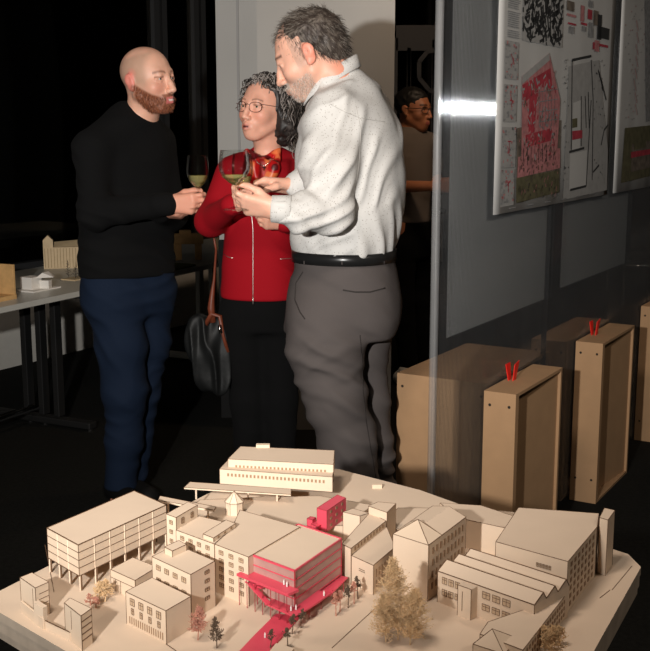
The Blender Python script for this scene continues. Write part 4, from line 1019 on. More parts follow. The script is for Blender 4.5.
def strands(name, m, parent, roots, dirs, length, r, grav, seed, cols=None, n=4, jit=.25, curl=0):
    """short hair as many tapering strands in one mesh; colours per strand"""
    rr = random.Random(seed); V_ = []; F_ = []; C_ = []
    for p, d in zip(roots, dirs):
        L = length * rr.uniform(.6, 1.15); q = Vector(p); v = (Vector(d) + Vector((rr.gauss(0, jit), rr.gauss(0, jit), rr.gauss(0, jit)))).normalized(); o = len(V_); a = v.orthogonal().normalized(); b_ = v.cross(a); c = cols[rr.randrange(len(cols))] if cols else (0, 0, 0)
        for i in range(n):
            w = r * (1 - i / (n - 1) * .85)
            for g_ in (0, 2.1, 4.2): V_.append(tuple(q + (a * math.cos(g_) + b_ * math.sin(g_)) * w)); C_.append((*c, 1))
            q = q + v * (L / (n - 1)); v = (v + Vector(grav) + Vector((rr.gauss(0, curl), rr.gauss(0, curl), rr.gauss(0, curl)))).normalized()
        for i in range(n - 1):
            for j in range(3): F_.append((o + i * 3 + j, o + i * 3 + (j + 1) % 3, o + (i + 1) * 3 + (j + 1) % 3, o + (i + 1) * 3 + j))
    me = bpy.data.meshes.new(name); t = wmat(parent).translation; me.from_pydata([(v[0] - t.x, v[1] - t.y, v[2] - t.z) for v in V_], [], F_)
    at = me.color_attributes.new('Col', 'FLOAT_COLOR', 'POINT'); at.data.foreach_set('color', np.array(C_, np.float32).ravel()); me.materials.append(m)
    me.polygons.foreach_set('use_smooth', [True] * len(F_)); o = bpy.data.objects.new(name, me); return link(o, parent)
def A3(v): return np.array([v[0], v[1], v[2]], float)
def secs(rows, Y0, fwd, depth, zadd=0):
    """rows: (py, left px, right px) silhouette of a torso -> loft sections with the given facing"""
    yaw = math.atan2(fwd[1], fwd[0]); out = []
    for r in rows:
        py, l, rgt = r[:3]; dp = r[3] if len(r) > 3 else depth; a, c = PY(l, py, Y0), PY(rgt, py, Y0); hw = (c.x - a.x) / 2
        cu, su = abs(math.cos(yaw)), abs(math.sin(yaw))      # u along fwd (depth), v across
        # silhouette half width^2 = (ru*cu)^2 + (rv*su)^2
        if su > .5: ru = dp; rv = math.sqrt(max(hw ** 2 - (ru * cu) ** 2, .0025)) / su
        else: rv = dp; ru = math.sqrt(max(hw ** 2 - (rv * su) ** 2, .0025)) / cu
        out.append(((a.z + c.z) / 2, (a.x + c.x) / 2, Y0, ru, rv, yaw))
    return out
def shrink(sc_, f, dz=0): return [(a, b_, c, d - f, e - f, g_) for (a, b_, c, d, e, g_) in sc_]
# ------------------------------------------------------------------ people
SK = mat('skin', (.5, .3, .22), .48, attr='Col', sss=.12, bump=.06, bscale=300)
HAIRM = mat('hair', (.1, .08, .06), .55, attr='Col')
def skin_mat(): return SK
def cloth(name, col, rough=.85, **k): return mat(name, col, rough, sheen=.0, bump=.25, bscale=500, spec=.2, **k)
def noise_fold(amp, sx, sy, sz, ph=0.0, gate=None):
    def f(P, N_):
        q = np.stack([P[:, 0] * sx + ph, P[:, 1] * sy, P[:, 2] * sz], 1); q = q + .6 * np.stack([vnoise(q * .7 + 3), vnoise(q * .7 + 7), vnoise(q * .7 + 11)], 1)
        d = amp * .6 * (ridge(q) - .4)
        if gate is not None: d = d * gate(P)
        return d
    return f
def shoe(S_, ankle, fwd, L=.28, z0=0.0, w=.046):
    a = A3(ankle); f = np.array([fwd[0], fwd[1], 0.]); f /= np.linalg.norm(f); a[2] = z0
    S_.cap(a - f * .055 + [0, 0, .042], a + f * (L - .10 - .055 + .03) + [0, 0, .038], .040, w * .9, .02); S_.ell(a + f * (L - .12) + [0, 0, .026], (.045, w, .028), None, .03)
    S_.cap(a - f * .03 + [0, 0, .05], a - f * .02 + [0, 0, .085], .042, .040, .02); S_.plane((0, 0, z0 + .004), (0, 0, -1), .004)

# ================= bald man =================
Y = 4.30
def B_(x, y, dy=0): return PY(x, y, Y + dy)
bm = empty('person', (B_(130, 300).x, Y, 0)); tag(bm, 'bald bearded man in black sweater and navy trousers, holding a wine glass', 'person')
fw = (.62, -.78)
tor = secs([(118, 108, 156, .07), (140, 84, 167, .105), (160, 82, 168, .12), (190, 84, 169, .125), (230, 84, 170, .128), (258, 83, 172, .13), (276, 85, 172, .125)], Y, fw, .12)
hd = Head(B_(147.5, 80.5, -.02), (.87, -.54, .06), (-.12, 0, 1), 1.10, 1.0)
Lb = dict(rs=B_(92, 152, -.14), re=B_(95, 213, -.20), rw=B_(167, 204, -.30), ls=B_(157, 142, .14), le=B_(172, 214, .10), lw=B_(160, 212, -.22))
S = SDF((B_(55, 128).x, Y - .52, -.005), (B_(225, 128).x, Y + .36, B_(0, 38).z), .0036)
hd.build(S, nose=1.0, jaw=1.04, mouth_open=.004)
nk = B_(132, 128, .03); S.chain([hd.w(-.030, 0, -.045), hd.w(-.035, 0, -.10), A3(nk)], [.056, .056, .064], .03)
S.loft(shrink(tor, .022), .05, round_=.02)
for a_, b__, c_ in (('rs', 're', 'rw'), ('ls', 'le', 'lw')): S.chain([A3(Lb[a_]), A3(Lb[b__]), A3(Lb[c_])], [.048, .036, .026], .03)
hipR, hipL = B_(112, 296, -.06), B_(150, 296, .07); knR, knL = B_(125, 392, -.07), B_(142, 392, .08); anR, anL = B_(119, 503, -.03), B_(131, 502, .05)
for q in ((hipR, knR, anR), (hipL, knL, anL)): S.chain([A3(k) for k in q], [.068, .048, .034], .04)
for q in (anR, anL): S.cap(A3(q), A3(q) + np.array([.06, -.055, -A3(q)[2] + .045]), .030, .022, .02)
gx = B_(198, 196, -.345)              # where the stem is held
rw = A3(Lb['rw']); tips = hand(S, rw + np.array([.012, 0, 0]), (1, -.22, .02), (.15, 1, .1), (0, 0, 1), [(22, 50, 45), (32, 58, 48), (42, 62, 45), (48, 64, 42)], [(.75, .45, .65), (.95, .15, .5), (1, -.05, .25)], 1.0)
lw = A3(Lb['lw']); hand(S, lw, (1, -.35, -.12), (0, .3, 1), (0, -1, .2), [(30, 40, 30)] * 4, [(.8, .5, .3), (1, .2, .2), (1, 0, .2)], .95)
SKc = np.array(s2l(232, 178, 152)); SKr = np.array(s2l(214, 128, 108))
def col_bald(P, N_):
    c = np.tile(SKc, (len(P), 1)); q = hd.local(P); x, y, z = q.T; head = (np.linalg.norm(q, axis=1) < .17)
    v = vnoise(P * 60); c *= (.94 + .12 * v)[:, None]
    t = head * smoothstep(.03, .0, x - .035 + np.abs(z + .01) * .0) * smoothstep(-.045, .0, z) * smoothstep(.095, .075, z - x * .2) * .55; c = lerpc(c, s2l(165, 140, 120), t)   # shaved hair
    ear = smoothstep(.074, .078, np.abs(y)) * (np.abs(x + .01) < .035) * (np.abs(z) < .045) * head; c = lerpc(c, s2l(240, 130, 118), ear * .7)
    ck = np.exp(-((x - .075) ** 2 + (np.abs(y) - .042) ** 2 + (z + .03) ** 2) / .0006) * head; c = lerpc(c, SKr, ck * .55)
    zl = -.012 - np.clip(x, 0, .075) * .62; beard = head * smoothstep(.006, -.006, z - zl) * smoothstep(-.014, .004, x + np.minimum(0, z + .06) * .55)
    mst = head * smoothstep(.070, .078, x) * smoothstep(.036, .028, np.abs(y)) * smoothstep(-.050, -.056, z); beard = np.maximum(beard, mst)
    beard *= smoothstep(-.125, -.118, z); c = lerpc(c, s2l(128, 72, 48), np.clip(beard, 0, 1) * (.75 + .25 * vnoise(P * 300)))
    lip = head * (x > .084) * (np.abs(y) < .021) * (np.abs(z + .0745) < .0115); c = lerpc(c, s2l(196, 108, 102), lip * 1.0)
    slit = head * (x > .088) * (np.abs(y) < .014) * (np.abs(z + .0738) < .0032); c = lerpc(c, s2l(225, 210, 200), slit * 1.)
    br = head * (x > .06) * (np.abs(np.abs(y) - .032) < .019) * np.exp(-((z - .0245 + (np.abs(y) - .032) ** 2 * 12) / .0042) ** 2); c = lerpc(c, s2l(120, 75, 55), np.clip(br, 0, 1) * .8)
    li = head * (x > .07) * (np.abs(np.abs(y) - .033) < .016) * np.exp(-((z - .0055) / .0028) ** 2); c = lerpc(c, s2l(110, 65, 50), li * .6)
    fng = (q[:, 2] < -.3) & True; c = lerpc(c, s2l(226, 160, 134), fng * 1.0)
    return c
body, bvh_b = sculpt(S, 'body', SK, bm, 1, color=col_bald, keep=True)
hd.eyes(bm, (.03, .03, .02), (1, .15, .05))
# beard strands
rr = random.Random(2); roots, dirs = [], []
for _ in range(2300):
    a = rr.uniform(-1, 1); z = rr.uniform(-.118, -.015); q = hd.V(.2 * math.cos(a * 1.6), .2 * math.sin(a * 1.6), z); o_ = hd.V(.01, 0, z + .01)
    h = bvh_b.ray_cast(q, (o_ - q).normalized())
    if h[0] is None: continue
    l = hd.local(np.array([h[0]]))[0]
    if abs(l[1]) < .024 and -.088 < l[2] < -.062: continue
    if l[2] > -.016 - min(max(l[0], 0), .075) * .62: continue
    if l[0] < -.002 - min(0, l[2] + .06) * .55: continue
    roots.append(h[0]); dirs.append(Vector(h[1]) * .7 + Vector(hd.R @ np.array([.1, 0, -1.0])))
strands('beard', HAIRM, bm, roots, dirs, .011, .0009, (0, 0, -.1), 3, [s2l(150, 84, 52), s2l(120, 66, 42), s2l(170, 104, 66), s2l(96, 54, 36)])
# sweater
M_swe = cloth('black_knit', (.0042, .0042, .0044), .95)
S = SDF((B_(55, 128).x, Y - .50, B_(0, 290).z), (B_(190, 128).x, Y + .36, B_(0, 100).z), .005)
S.loft(tor, .03, round_=.015)
S.chain([A3(B_(94, 146, -.13)), A3(B_(128, 124, .02)), A3(B_(154, 140, .12))], [.060, .078, .060], .05)
S.chain([A3(nk) + [0, 0, .0], A3(nk) + [.004, 0, .028]], [.078, .070], .03)
S.chain([A3(Lb['rs']), A3(Lb['re']), A3(Lb['rw'])], [.070, .058, .040], .04); S.chain([A3(Lb['ls']), A3(Lb['le']), A3(Lb['lw'])], [.066, .056, .040], .04)
S.cap(A3(Lb['rw']) - [.03, 0, 0], A3(Lb['rw']) + [.004, 0, 0], .038, .037, .01)
cut = A3(nk) + np.array([.0, 0, .040]); S.ell(cut, (.060, .060, .035), None, .006, 's')
S.plane((0, 0, B_(0, 275.5).z), (0, 0, -1), .01)
sweater, bv = sculpt(S, 'sweater', M_swe, bm, 2, disp=lambda P, N_: noise_fold(.007, 5, 5, 8)(P, N_) + .005 * folds(P, (.5, 0, 1), 16, 1.0, 3), keep=True)
b = MB(); b.tube([A3(Lb['rw']) + [-.012, .0, .0], A3(Lb['rw']) + [.010, -.002, 0]], [.041, .036], 20); b.build('cuff', M_swe, sweater, smooth=True)
# trousers
M_nav = cloth('navy_cotton', (.0065, .0135, .031), .85)
S = SDF((B_(70, 128).x, Y - .32, .02), (B_(195, 128).x, Y + .36, B_(0, 262).z), .005)
S.loft(secs([(266, 87, 170, .115), (285, 85, 173, .122), (300, 87, 173, .12), (314, 94, 168, .10)], Y, fw, .12), .03, round_=.02)
S.chain([A3(hipR) + [.002, 0, -.02], A3(B_(121, 345, -.07)), A3(knR), A3(B_(124, 440, -.05)), A3(anR) + [0, 0, .0]], [.106, .097, .084, .074, .062], .04)
S.chain([A3(B_(148, 300, .07)), A3(B_(148, 340, .08)), A3(knL), A3(B_(136, 440, .08)), A3(anL) + [0, 0, 0]], [.104, .092, .072, .064, .056], .03)
S.plane((0, 0, .06), (0, 0, -1), .01)
gate = lambda P: 1.0
sculpt(S, 'trousers', M_nav, bm, 2, disp=lambda P, N_: noise_fold(.006, 4, 4, 5, 2)(P, N_) + .005 * folds(P, (.6, 0, 1), 11, 1.1, 2) + .004 * folds(P, (-.5, .3, 1), 17, 1.0, 8))
M_shb = mat('black_leather', (.006, .006, .006), .6, spec=.2)
for q in (anR, anL):
    S = SDF(A3(q) * [1, 1, 0] - [.2, .32, .005], A3(q) * [1, 1, 0] + [.32, .2, .15], .005); shoe(S, q, (.6, -.8)); sculpt(S, 'shoe', M_shb, bm, 1)

# ================= woman in red =================
Y = 4.02
wm = empty('person', (B_(262, 300).x, Y, 0)); tag(wm, 'curly-haired woman in glasses, red zip jacket and bright scarf, standing between the two men', 'person')
fwW = (-.25, -.97)
hw = Head(B_(265, 109.5, 0), (-.60, -.80, .12), (.05, 0, 1), .98, 1.0)
torW = secs([(160, 240, 292, .075), (172, 226, 302, .10), (195, 222, 300, .115), (225, 225, 296, .118), (260, 223, 297, .12), (298, 221, 300, .125)], Y, fwW, .11)
Lw = dict(rs=B_(232, 174, -.01), re=B_(211, 221, -.08), rw=B_(232, 205, -.30), ls=B_(297, 174, .04), le=B_(306, 222, -.02), lw=B_(285, 222, -.22))
S = SDF((B_(190, 128).x, Y - .50, -.005), (B_(325, 128).x, Y + .24, B_(0, 74).z), .0036)
hw.build(S, nose=.88, jaw=.98, mouth_open=.005)
nkW = B_(268, 160, .03); S.chain([hw.w(-.025, 0, -.05), hw.w(-.03, 0, -.10), A3(nkW)], [.048, .047, .056], .025)
S.loft(shrink(torW, .022), .04, round_=.02)
for a_, b__, c_ in (('rs', 're', 'rw'), ('ls', 'le', 'lw')): S.chain([A3(Lw[a_]), A3(Lw[b__]), A3(Lw[c_])], [.040, .032, .023], .03)
for hx, kx, ax_ in ((243, 250, 252), (280, 280, 280)): S.chain([A3(B_(hx, 305)), A3(B_(kx, 400)), A3(B_(ax_, 500)) * [1, 1, 0] + [0, 0, .09], A3(B_(ax_, 500)) * [1, 1, 0] + [-.02, -.1, .045]], [.07, .045, .033, .026], .03)
hand(S, A3(Lw['rw']), (.55, -.55, .25), (.6, .5, 0), (-.1, 0, 1), [(50, 60, 40), (58, 60, 40), (60, 62, 40), (62, 62, 40)], [(.6, .5, .6), (.8, .2, .6), (1, 0, .4)], .86)
hand(S, A3(Lw['lw']), (-.7, -.5, .1), (-.3, .6, .3), (0, 0, 1), [(45, 50, 30)] * 4, [(.6, .5, .6), (.8, .2, .6), (1, 0, .4)], .86)
WC = np.array(s2l(224, 166, 142))
def col_w(P, N_):
    c = np.tile(WC, (len(P), 1)); q = hw.local(P); x, y, z = q.T; head = (np.linalg.norm(q, axis=1) < .17); c *= (.93 + .14 * vnoise(P * 70))[:, None]
    ck = np.exp(-((x - .078) ** 2 + (np.abs(y) - .04) ** 2 + (z + .032) ** 2) / .0005) * head; c = lerpc(c, s2l(222, 132, 108), ck * .5)
    lip = head * (x > .083) * np.exp(-(np.abs(y) / .019) ** 4 - (np.abs(z + .0750) / .0105) ** 4); c = lerpc(c, s2l(184, 104, 92), lip * .9)
    slit = head * (x > .086) * (np.abs(y) < .013) * (np.abs(z + .0745) < .0036); c = lerpc(c, s2l(85, 35, 30), slit * 1.)
    br = head * (x > .06) * (np.abs(np.abs(y) - .032) < .018) * np.exp(-((z - .026 + (np.abs(y) - .032) ** 2 * 14) / .0030) ** 2); c = lerpc(c, s2l(105, 75, 60), np.clip(br, 0, 1) * .75)
    li = head * (x > .07) * (np.abs(np.abs(y) - .033) < .016) * np.exp(-((z - .005) / .003) ** 2); return lerpc(c, s2l(90, 55, 45), li * .65)
bodyW, bvw = sculpt(S, 'body', SK, wm, 1, color=col_w, keep=True)
hw.eyes(wm, (.06, .07, .04), (1, .1, .02))
# glasses
M_spec = mat('dark_spectacle_frame', s2l(70, 35, 28), .3)
def spectacles(h, parent, m, w=.027, hh=.019, th=.0011):
    b = MB()
    for s_ in (-1, 1):
        ring = [h.V(.101 - .006 * (1 + math.cos(t) * s_) , s_ * .034 + math.copysign(abs(math.cos(t)) ** .8, math.cos(t)) * w * .92, -.003 + math.copysign(abs(math.sin(t)) ** .8, math.sin(t)) * hh * .95) for t in np.linspace(0, 2 * PI, 25)]
        b.tube(ring, th, 6); b.tube([h.V(.094, s_ * .060, .008), h.V(.05, s_ * .079, .008), h.V(-.012, s_ * .084, .010), h.V(-.022, s_ * .084, -.004)], th, 6)
    b.tube([h.V(.098, -.010, .004), h.V(.105, 0, .007), h.V(.098, .010, .004)], th, 6); b.build('spectacles', m, parent, smooth=True)
spectacles(hw, wm, M_spec)
# curly hair: a soft mass plus many curls
M_hw = mat('dark_grey_curls', (.03, .026, .024), .5, attr='Col')
S = SDF(hw.c - .26, hw.c + .26, .006)
S.ell(hw.w(-.030, 0, .040), (.100, .092, .086), hw.R, 0)
for a_, r_ in (((-.04, .070, -.02), .045), ((-.055, .055, -.085), .042), ((-.05, -.068, -.02), .040), ((-.06, -.05, -.09), .042), ((-.080, 0, -.05), .05), ((-.03, .085, -.06), .035)): S.ell(hw.w(*a_), (r_,) * 3, None, .03)
S.ell(hw.w(.075, .0, -.02), (.060, .062, .094), hw.R, .01, 's')
hcol = lambda P, N_: lerpc(np.tile(np.array(s2l(32, 27, 25)), (len(P), 1)), s2l(95, 88, 84), smoothstep(.5, .8, vnoise(P * 40)) * .6)
hairW = sculpt(S, 'hair', M_hw, wm, 1, disp=noise_fold(.016, 45, 45, 45), color=hcol)
rr = random.Random(8); V_ = MB(); cols = []
for i in range(760):
    a = rr.uniform(-2.7, 2.7); el = rr.uniform(-.9, 1.45) if abs(a) > 1.0 else rr.uniform(.35, 1.45)
    sx = -.03 + .104 * math.cos(a) * math.cos(el); sy = .094 * math.sin(a) * math.cos(el); sz = .040 + .090 * math.sin(el)
    if sx > .035 and sz < .088: continue
    if sx > .0 and sz < .03: continue
    if sy < 0 and sx > -.06 and sz < .03: continue
    base = hw.V(sx, sy, sz); L = rr.uniform(.06, .16) if abs(a) > .9 else rr.uniform(.03, .07)
    if sy < 0 and sx > -.06: L = min(L, .05)
    out = Vector(hw.R @ np.array([math.cos(a) * .6, math.sin(a), .35])).normalized(); n_ = 22; rc = rr.uniform(.004, .0085); ph = rr.uniform(0, 6); tw = rr.uniform(1.4, 3.0) * 2 * PI * L / .1
    pts = []; wob = Vector((rr.gauss(0, .35), rr.gauss(0, .35), 0)); e2 = Vector((0, 0, 1)).cross(out).normalized()
    for j in range(n_):
        t = j / (n_ - 1); pos = base + out * (.020 * math.sin(min(1, t * 1.6) * PI / 2) + .010 * t) + wob * (L * t * .3) + Vector((0, 0, -1)) * (L * t * t * .55 + L * t * .4)
        l = hw.local(np.array([pos]))[0]
        if l[0] > .02 and l[2] < .07: pos = pos + Vector(hw.R @ np.array([-(l[0] - .02), (1 if l[1] > 0 else -1) * max(0, .078 - abs(l[1])) * .9, 0]))
        pts.append(pos + e2 * math.cos(ph + tw * t) * rc + out * math.sin(ph + tw * t) * rc + Vector((0, 0, .8 * rc * math.cos(ph * 2 + tw * t))))
    V_.tube(pts, [.0019 * (1 - .4 * j / n_) for j in range(n_)], 4, cap=False); g_ = rr.random(); top = sz > .07
    c = s2l(150, 142, 136) if g_ < (.45 if top else .08) else (s2l(84, 76, 70) if g_ < .6 else s2l(36, 30, 27)); cols += [(*c, 1)] * (n_ * 4)
cur = V_.build('hair_curls', M_hw, wm, smooth=True); at = cur.data.color_attributes.new('Col', 'FLOAT_COLOR', 'POINT'); at.data.foreach_set('color', np.array(cols, np.float32).ravel())
# jacket
M_redj = cloth('red_wool', s2l(150, 10, 24), .85)
S = SDF((B_(190, 128).x, Y - .40, B_(0, 312).z), (B_(325, 128).x, Y + .24, B_(0, 140).z), .005)
S.loft(torW, .03, round_=.012); S.chain([A3(B_(238, 170)), A3(B_(268, 163, .03)), A3(B_(295, 170, .04))], [.052, .062, .052], .05)
S.chain([A3(Lw['rs']), A3(Lw['re']), A3(Lw['rw'])], [.060, .054, .038], .035); S.chain([A3(Lw['ls']), A3(Lw['le']), A3(Lw['lw'])], [.058, .052, .038], .035)
S.plane((0, 0, B_(0, 297).z), (0, 0, -1), .006); S.ell(A3(B_(262, 158, -.06)), (.062, .09, .075), None, .012, 's')
jk, bvj = sculpt(S, 'jacket', M_redj, wm, 2, disp=lambda P, N_: noise_fold(.004, 6, 6, 7, 4)(P, N_) + .0045 * folds(P, (.7, 0, 1), 17, 1.0, 5), keep=True)
M_zip = mat('silver_zip', (.7, .65, .6), .3, metal=.9); M_redd = cloth('dark_red_trim', s2l(95, 5, 14))
for nm, pts, r_, m_ in (('zip', [(250, 196), (253, 230), (253, 297)], .0018, M_zip), ('zip_pull', [(253, 297), (252.5, 304)], .003, M_zip), ('pocket_trim', [(224, 254), (228, 257), (233, 258)], .0016, M_zip), ('pocket_trim', [(280, 259), (289, 258.5), (296, 258)], .0016, M_zip)):
    t = trace(bvj, pts) if nm != 'zip_pull' else [trace(bvj, [(253, 294), (253, 296)])[-1], trace(bvj, [(253, 294), (253, 296)])[-1] + Vector((0, -.003, -.03))]
    b = MB(); b.tube(t, r_, 6); b.build(nm, m_, jk, smooth=True)
# scarf and pendant
def col_sc(P, N_):
    c = np.tile(np.array(s2l(190, 20, 22)), (len(P), 1)); n_ = vnoise(P * 34); c = lerpc(c, s2l(236, 120, 70), smoothstep(.60, .70, n_)); return lerpc(c, s2l(90, 8, 16), smoothstep(.36, .28, n_))
S = SDF(A3(B_(262, 165)) - [.13, .18, .14], A3(B_(262, 165)) + [.13, .12, .10], .004)
S.chain([A3(B_(247, 155, -.06)), A3(B_(252, 167, -.115)), A3(B_(262, 186, -.13))], [.011, .016, .014], .02); S.chain([A3(B_(279, 156, -.05)), A3(B_(274, 168, -.115)), A3(B_(266, 186, -.13))], [.011, .016, .014], .02)
S.chain([A3(B_(247, 151, -.05)), A3(B_(262, 160, -.085)), A3(B_(279, 150, -.04))], [.008, .012, .008], .02); S.ell(A3(B_(263, 172, -.112)), (.05, .016, .050), None, .02)
M_scarf = mat('silk_scarf', (.5, .05, .04), .4, attr='Col')
sc_, bsc = sculpt(S, 'scarf', M_scarf, wm, 2, disp=noise_fold(.005, 40, 20, 14), color=col_sc, keep=True)
M_sil = mat('silver', (.85, .83, .8), .15, metal=1)
t = trace(bsc, [(254, 158), (259, 164), (264, 166), (269, 163), (273, 158)], 2, .003); b = MB(); b.tube(t, .0016, 6); nck = b.build('necklace', M_sil, wm, smooth=True)
p = on(bsc, 264, 169, .004); 
if p: b = MB(); b.add([p + Vector((-.010, 0, .008)), p + Vector((.010, 0, .008)), p + Vector((0, 0, -.010)), p + Vector((0, -.005, .002))], [(0, 1, 3), (1, 2, 3), (2, 0, 3), (2, 1, 0)]); b.build('pendant', M_sil, nck)
# trousers
M_blk = cloth('black_trouser', (.0028, .0028, .003), .95)
S = SDF((B_(205, 128).x, Y - .25, .02), (B_(320, 128).x, Y + .22, B_(0, 285).z), .006)
S.loft(secs([(290, 224, 297, .115), (310, 223, 298, .118), (330, 224, 299, .10)], Y, fwW, .11), .02, round_=.02)
S.chain([A3(B_(243, 315)), A3(B_(248, 400)), A3(B_(252, 495))], [.088, .066, .056], .03); S.chain([A3(B_(280, 315)), A3(B_(280, 400)), A3(B_(280, 495))], [.088, .066, .056], .03); S.plane((0, 0, .05), (0, 0, -1), .01)
sculpt(S, 'trousers', M_blk, wm, 2, disp=noise_fold(.006, 8, 8, 12, 1))
for x_ in (252, 280):
    q = B_(x_, 495); S = SDF(A3(q) * [1, 1, 0] - [.2, .3, .005], A3(q) * [1, 1, 0] + [.2, .2, .15], .005); shoe(S, q, (-.2, -1), .25); sculpt(S, 'shoe', M_shb, wm, 1)
# handbag
def H_(x, y, dy=0): return PY(x, y, 4.02 + dy)
hb = empty('handbag', (H_(212, 350).x, 4.02, H_(0, 392).z)); tag(hb, 'slouchy black handbag with brown leather handles hanging beside the woman in red', 'handbag')
M_bag = mat('black_bag_leather', (.006, .0065, .0065), .55, spec=.3, bump=.3, bscale=60); M_tan = mat('tan_leather', s2l(105, 50, 30), .5, var=.15, vscale=60)
S = SDF(A3(H_(180, 300, -.16)) * [1, 1, 0] + [0, 0, H_(0, 400).z], A3(H_(245, 300, .2)) * [1, 1, 0] + [0, 0, H_(0, 300).z], .005)
S.loft([(H_(0, y_).z, H_(x_, y_).x, 3.99, hw_, dp_, 0) for y_, x_, hw_, dp_ in ((391, 219, .045, .04), (378, 215, .075, .05), (350, 209, .085, .055), (330, 207, .078, .04), (313, 209, .055, .022))], .02, round_=.025)
S.cap(A3(H_(190, 335, .0)), A3(H_(192, 362, .0)), .02, .018, .02)
bag, bvbag = sculpt(S, 'bag_body', M_bag, hb, 2, disp=noise_fold(.028, 24, 24, 6, 3), keep=True)
b = MB(); b.tube([H_(213, 322, -.05), H_(211, 308, -.055), H_(212, 296, -.05), H_(214, 280, -.05), H_(216, 250, -.07), H_(214, 238, -.09)], [.013, .014, .010, .005, .004, .004], 8); b.build('handle', M_tan, hb, smooth=True)
b = MB(); b.tube([H_(205, 326, -.05), H_(212, 314, -.06), H_(220, 316, -.055), H_(223, 335, -.055), H_(228, 352, -.055)], [.010, .011, .009, .006, .009], 8); b.build('handle', M_tan, hb, smooth=True)
b = MB(); b.tube([H_(219.5, 325, -.075), H_(220, 333, -.075)], [.006, .008], 8); b.build('clasp', M_sil, hb, smooth=True)

# ================= man in the white shirt =================
Y = 3.50
wh = empty('person', (B_(350, 300).x, Y, 0)); tag(wh, 'grey-haired man in a white dotted shirt and grey trousers, seen from behind, looking down', 'person')
fwH = (-.90, .44)
hh_ = Head(B_(309, 54, -.02), (-.90, .16, -.40), (-.40, 0, 1), 1.08, 1.02)
torH = secs([(92, 330, 374, .10), (104, 312, 390, .15), (120, 303, 398, .185), (145, 299, 403, .19), (180, 296, 405, .185), (215, 292, 402, .175), (240, 292, 396, .168), (258, 297, 391, .16)], Y, fwH, .17)
Lh = dict(ls=B_(332, 122, -.15), le=B_(330, 212, -.24), lw=B_(275, 209, -.32), rs=B_(370, 118, .18), re=B_(335, 205, .14), rw=B_(293, 186, -.10))
S = SDF((B_(218, 128).x, Y - .46, -.005), (B_(425, 128).x, Y + .36, B_(0, -4).z), .0036)
hh_.build(S, nose=1.1, jaw=1.0, mouth_open=.0)
nkH = B_(334, 92, .0); S.chain([hh_.w(-.030, 0, -.02), hh_.w(-.045, 0, -.085), A3(nkH)], [.056, .055, .060], .03)
S.loft(shrink(torH, .028), .05, round_=.02)
for a_, b__, c_ in (('rs', 're', 'rw'), ('ls', 'le', 'lw')): S.chain([A3(Lh[a_]), A3(Lh[b__]), A3(Lh[c_])], [.050, .038, .028], .03)
hl, hr = B_(337, 300, -.06), B_(362, 300, .06); kl, kr = B_(338, 400, -.10), B_(368, 400, .08); al, ar = B_(350, 520, -.06), B_(378, 510, .10)
al.z = ar.z = .09
for q in ((hl, kl, al), (hr, kr, ar)): S.chain([A3(k) for k in q], [.065, .052, .036], .04)
for q in (al, ar): S.cap(A3(q), A3(q) + np.array([-.11, .05, -.045]), .034, .028, .02)
# left hand in front, holding the base of the glass; right hand beyond, pointing
hand(S, A3(Lh['lw']) + [.0, 0, 0], (-1, -.05, .16), (.1, .75, .6), (0, .3, 1), [(18, 42, 30), (30, 48, 35), (42, 55, 38), (50, 58, 38)], [(.9, .35, .5), (1, .1, .35), (1, -.05, .2)], 1.0)
hand(S, A3(Lh['rw']) + [-.01, 0, .0], (-1, -.25, .08), (.1, -.4, -.8), (0, -1, .3), [(20, 55, 60), (35, 62, 50), (45, 62, 45), (50, 62, 45)], [(.85, .45, .4), (1, .1, .5), (.8, -.1, .7)], .98)
HC = np.array(s2l(226, 172, 148))
def col_h(P, N_):
    c = np.tile(HC, (len(P), 1)); q = hh_.local(P); x, y, z = q.T; head = (np.linalg.norm(q, axis=1) < .17); c *= (.94 + .12 * vnoise(P * 60))[:, None]
    ear = smoothstep(.074, .078, np.abs(y)) * (np.abs(x + .01) < .035) * (np.abs(z) < .045) * head; c = lerpc(c, s2l(226, 138, 116), ear * .75)
    nk_ = head * smoothstep(-.02, -.06, x) * smoothstep(-.03, -.07, z); c = lerpc(c, s2l(215, 138, 112), nk_ * .7)
    beard = head * smoothstep(-.040, -.060, z) * smoothstep(-.01, .02, x); c = lerpc(c, s2l(190, 165, 150), beard * (.35 + .3 * vnoise(P * 400)))
    mus = head * (x > .085) * (np.abs(y) < .03) * (z < -.05) * (z > -.068); c = lerpc(c, s2l(195, 185, 175), mus * .8)
    br = head * (x > .06) * (np.abs(np.abs(y) - .032) < .020) * np.exp(-((z - .024) / .0045) ** 2); c = lerpc(c, s2l(60, 45, 38), np.clip(br, 0, 1) * .9)
    sd = head * (np.abs(y) > .055) * smoothstep(-.05, -.02, z) * (x > .0) * (x < .035); c = lerpc(c, s2l(170, 145, 130), sd * .5)
    li = head * (x > .07) * (np.abs(np.abs(y) - .033) < .016) * np.exp(-((z + .002) / .004) ** 2); return lerpc(c, s2l(90, 60, 50), li * .7)
bodyH, bvh_h = sculpt(S, 'body', SK, wh, 1, color=col_h, keep=True)
hh_.eyes(wh, (.05, .04, .03), (1, 0, -.5))
rr = random.Random(12); roots, dirs = [], []
for _ in range(2600):
    a = rr.uniform(-1, 1); z = rr.uniform(-.120, -.040); q = hh_.V(.2 * math.cos(a * 1.6), .2 * math.sin(a * 1.6), z); o_ = hh_.V(.01, 0, z + .01); h = bvh_h.ray_cast(q, (o_ - q).normalized())
    if h[0] is None: continue
    l = hh_.local(np.array([h[0]]))[0]
    if l[2] > -.045 - min(max(l[0], 0), .075) * .2 or l[0] < .008 or (abs(l[1]) < .022 and -.088 < l[2] < -.066): continue
    roots.append(h[0]); dirs.append(Vector(h[1]) * .6 + Vector(hh_.R @ np.array([.1, 0, -1.0])))
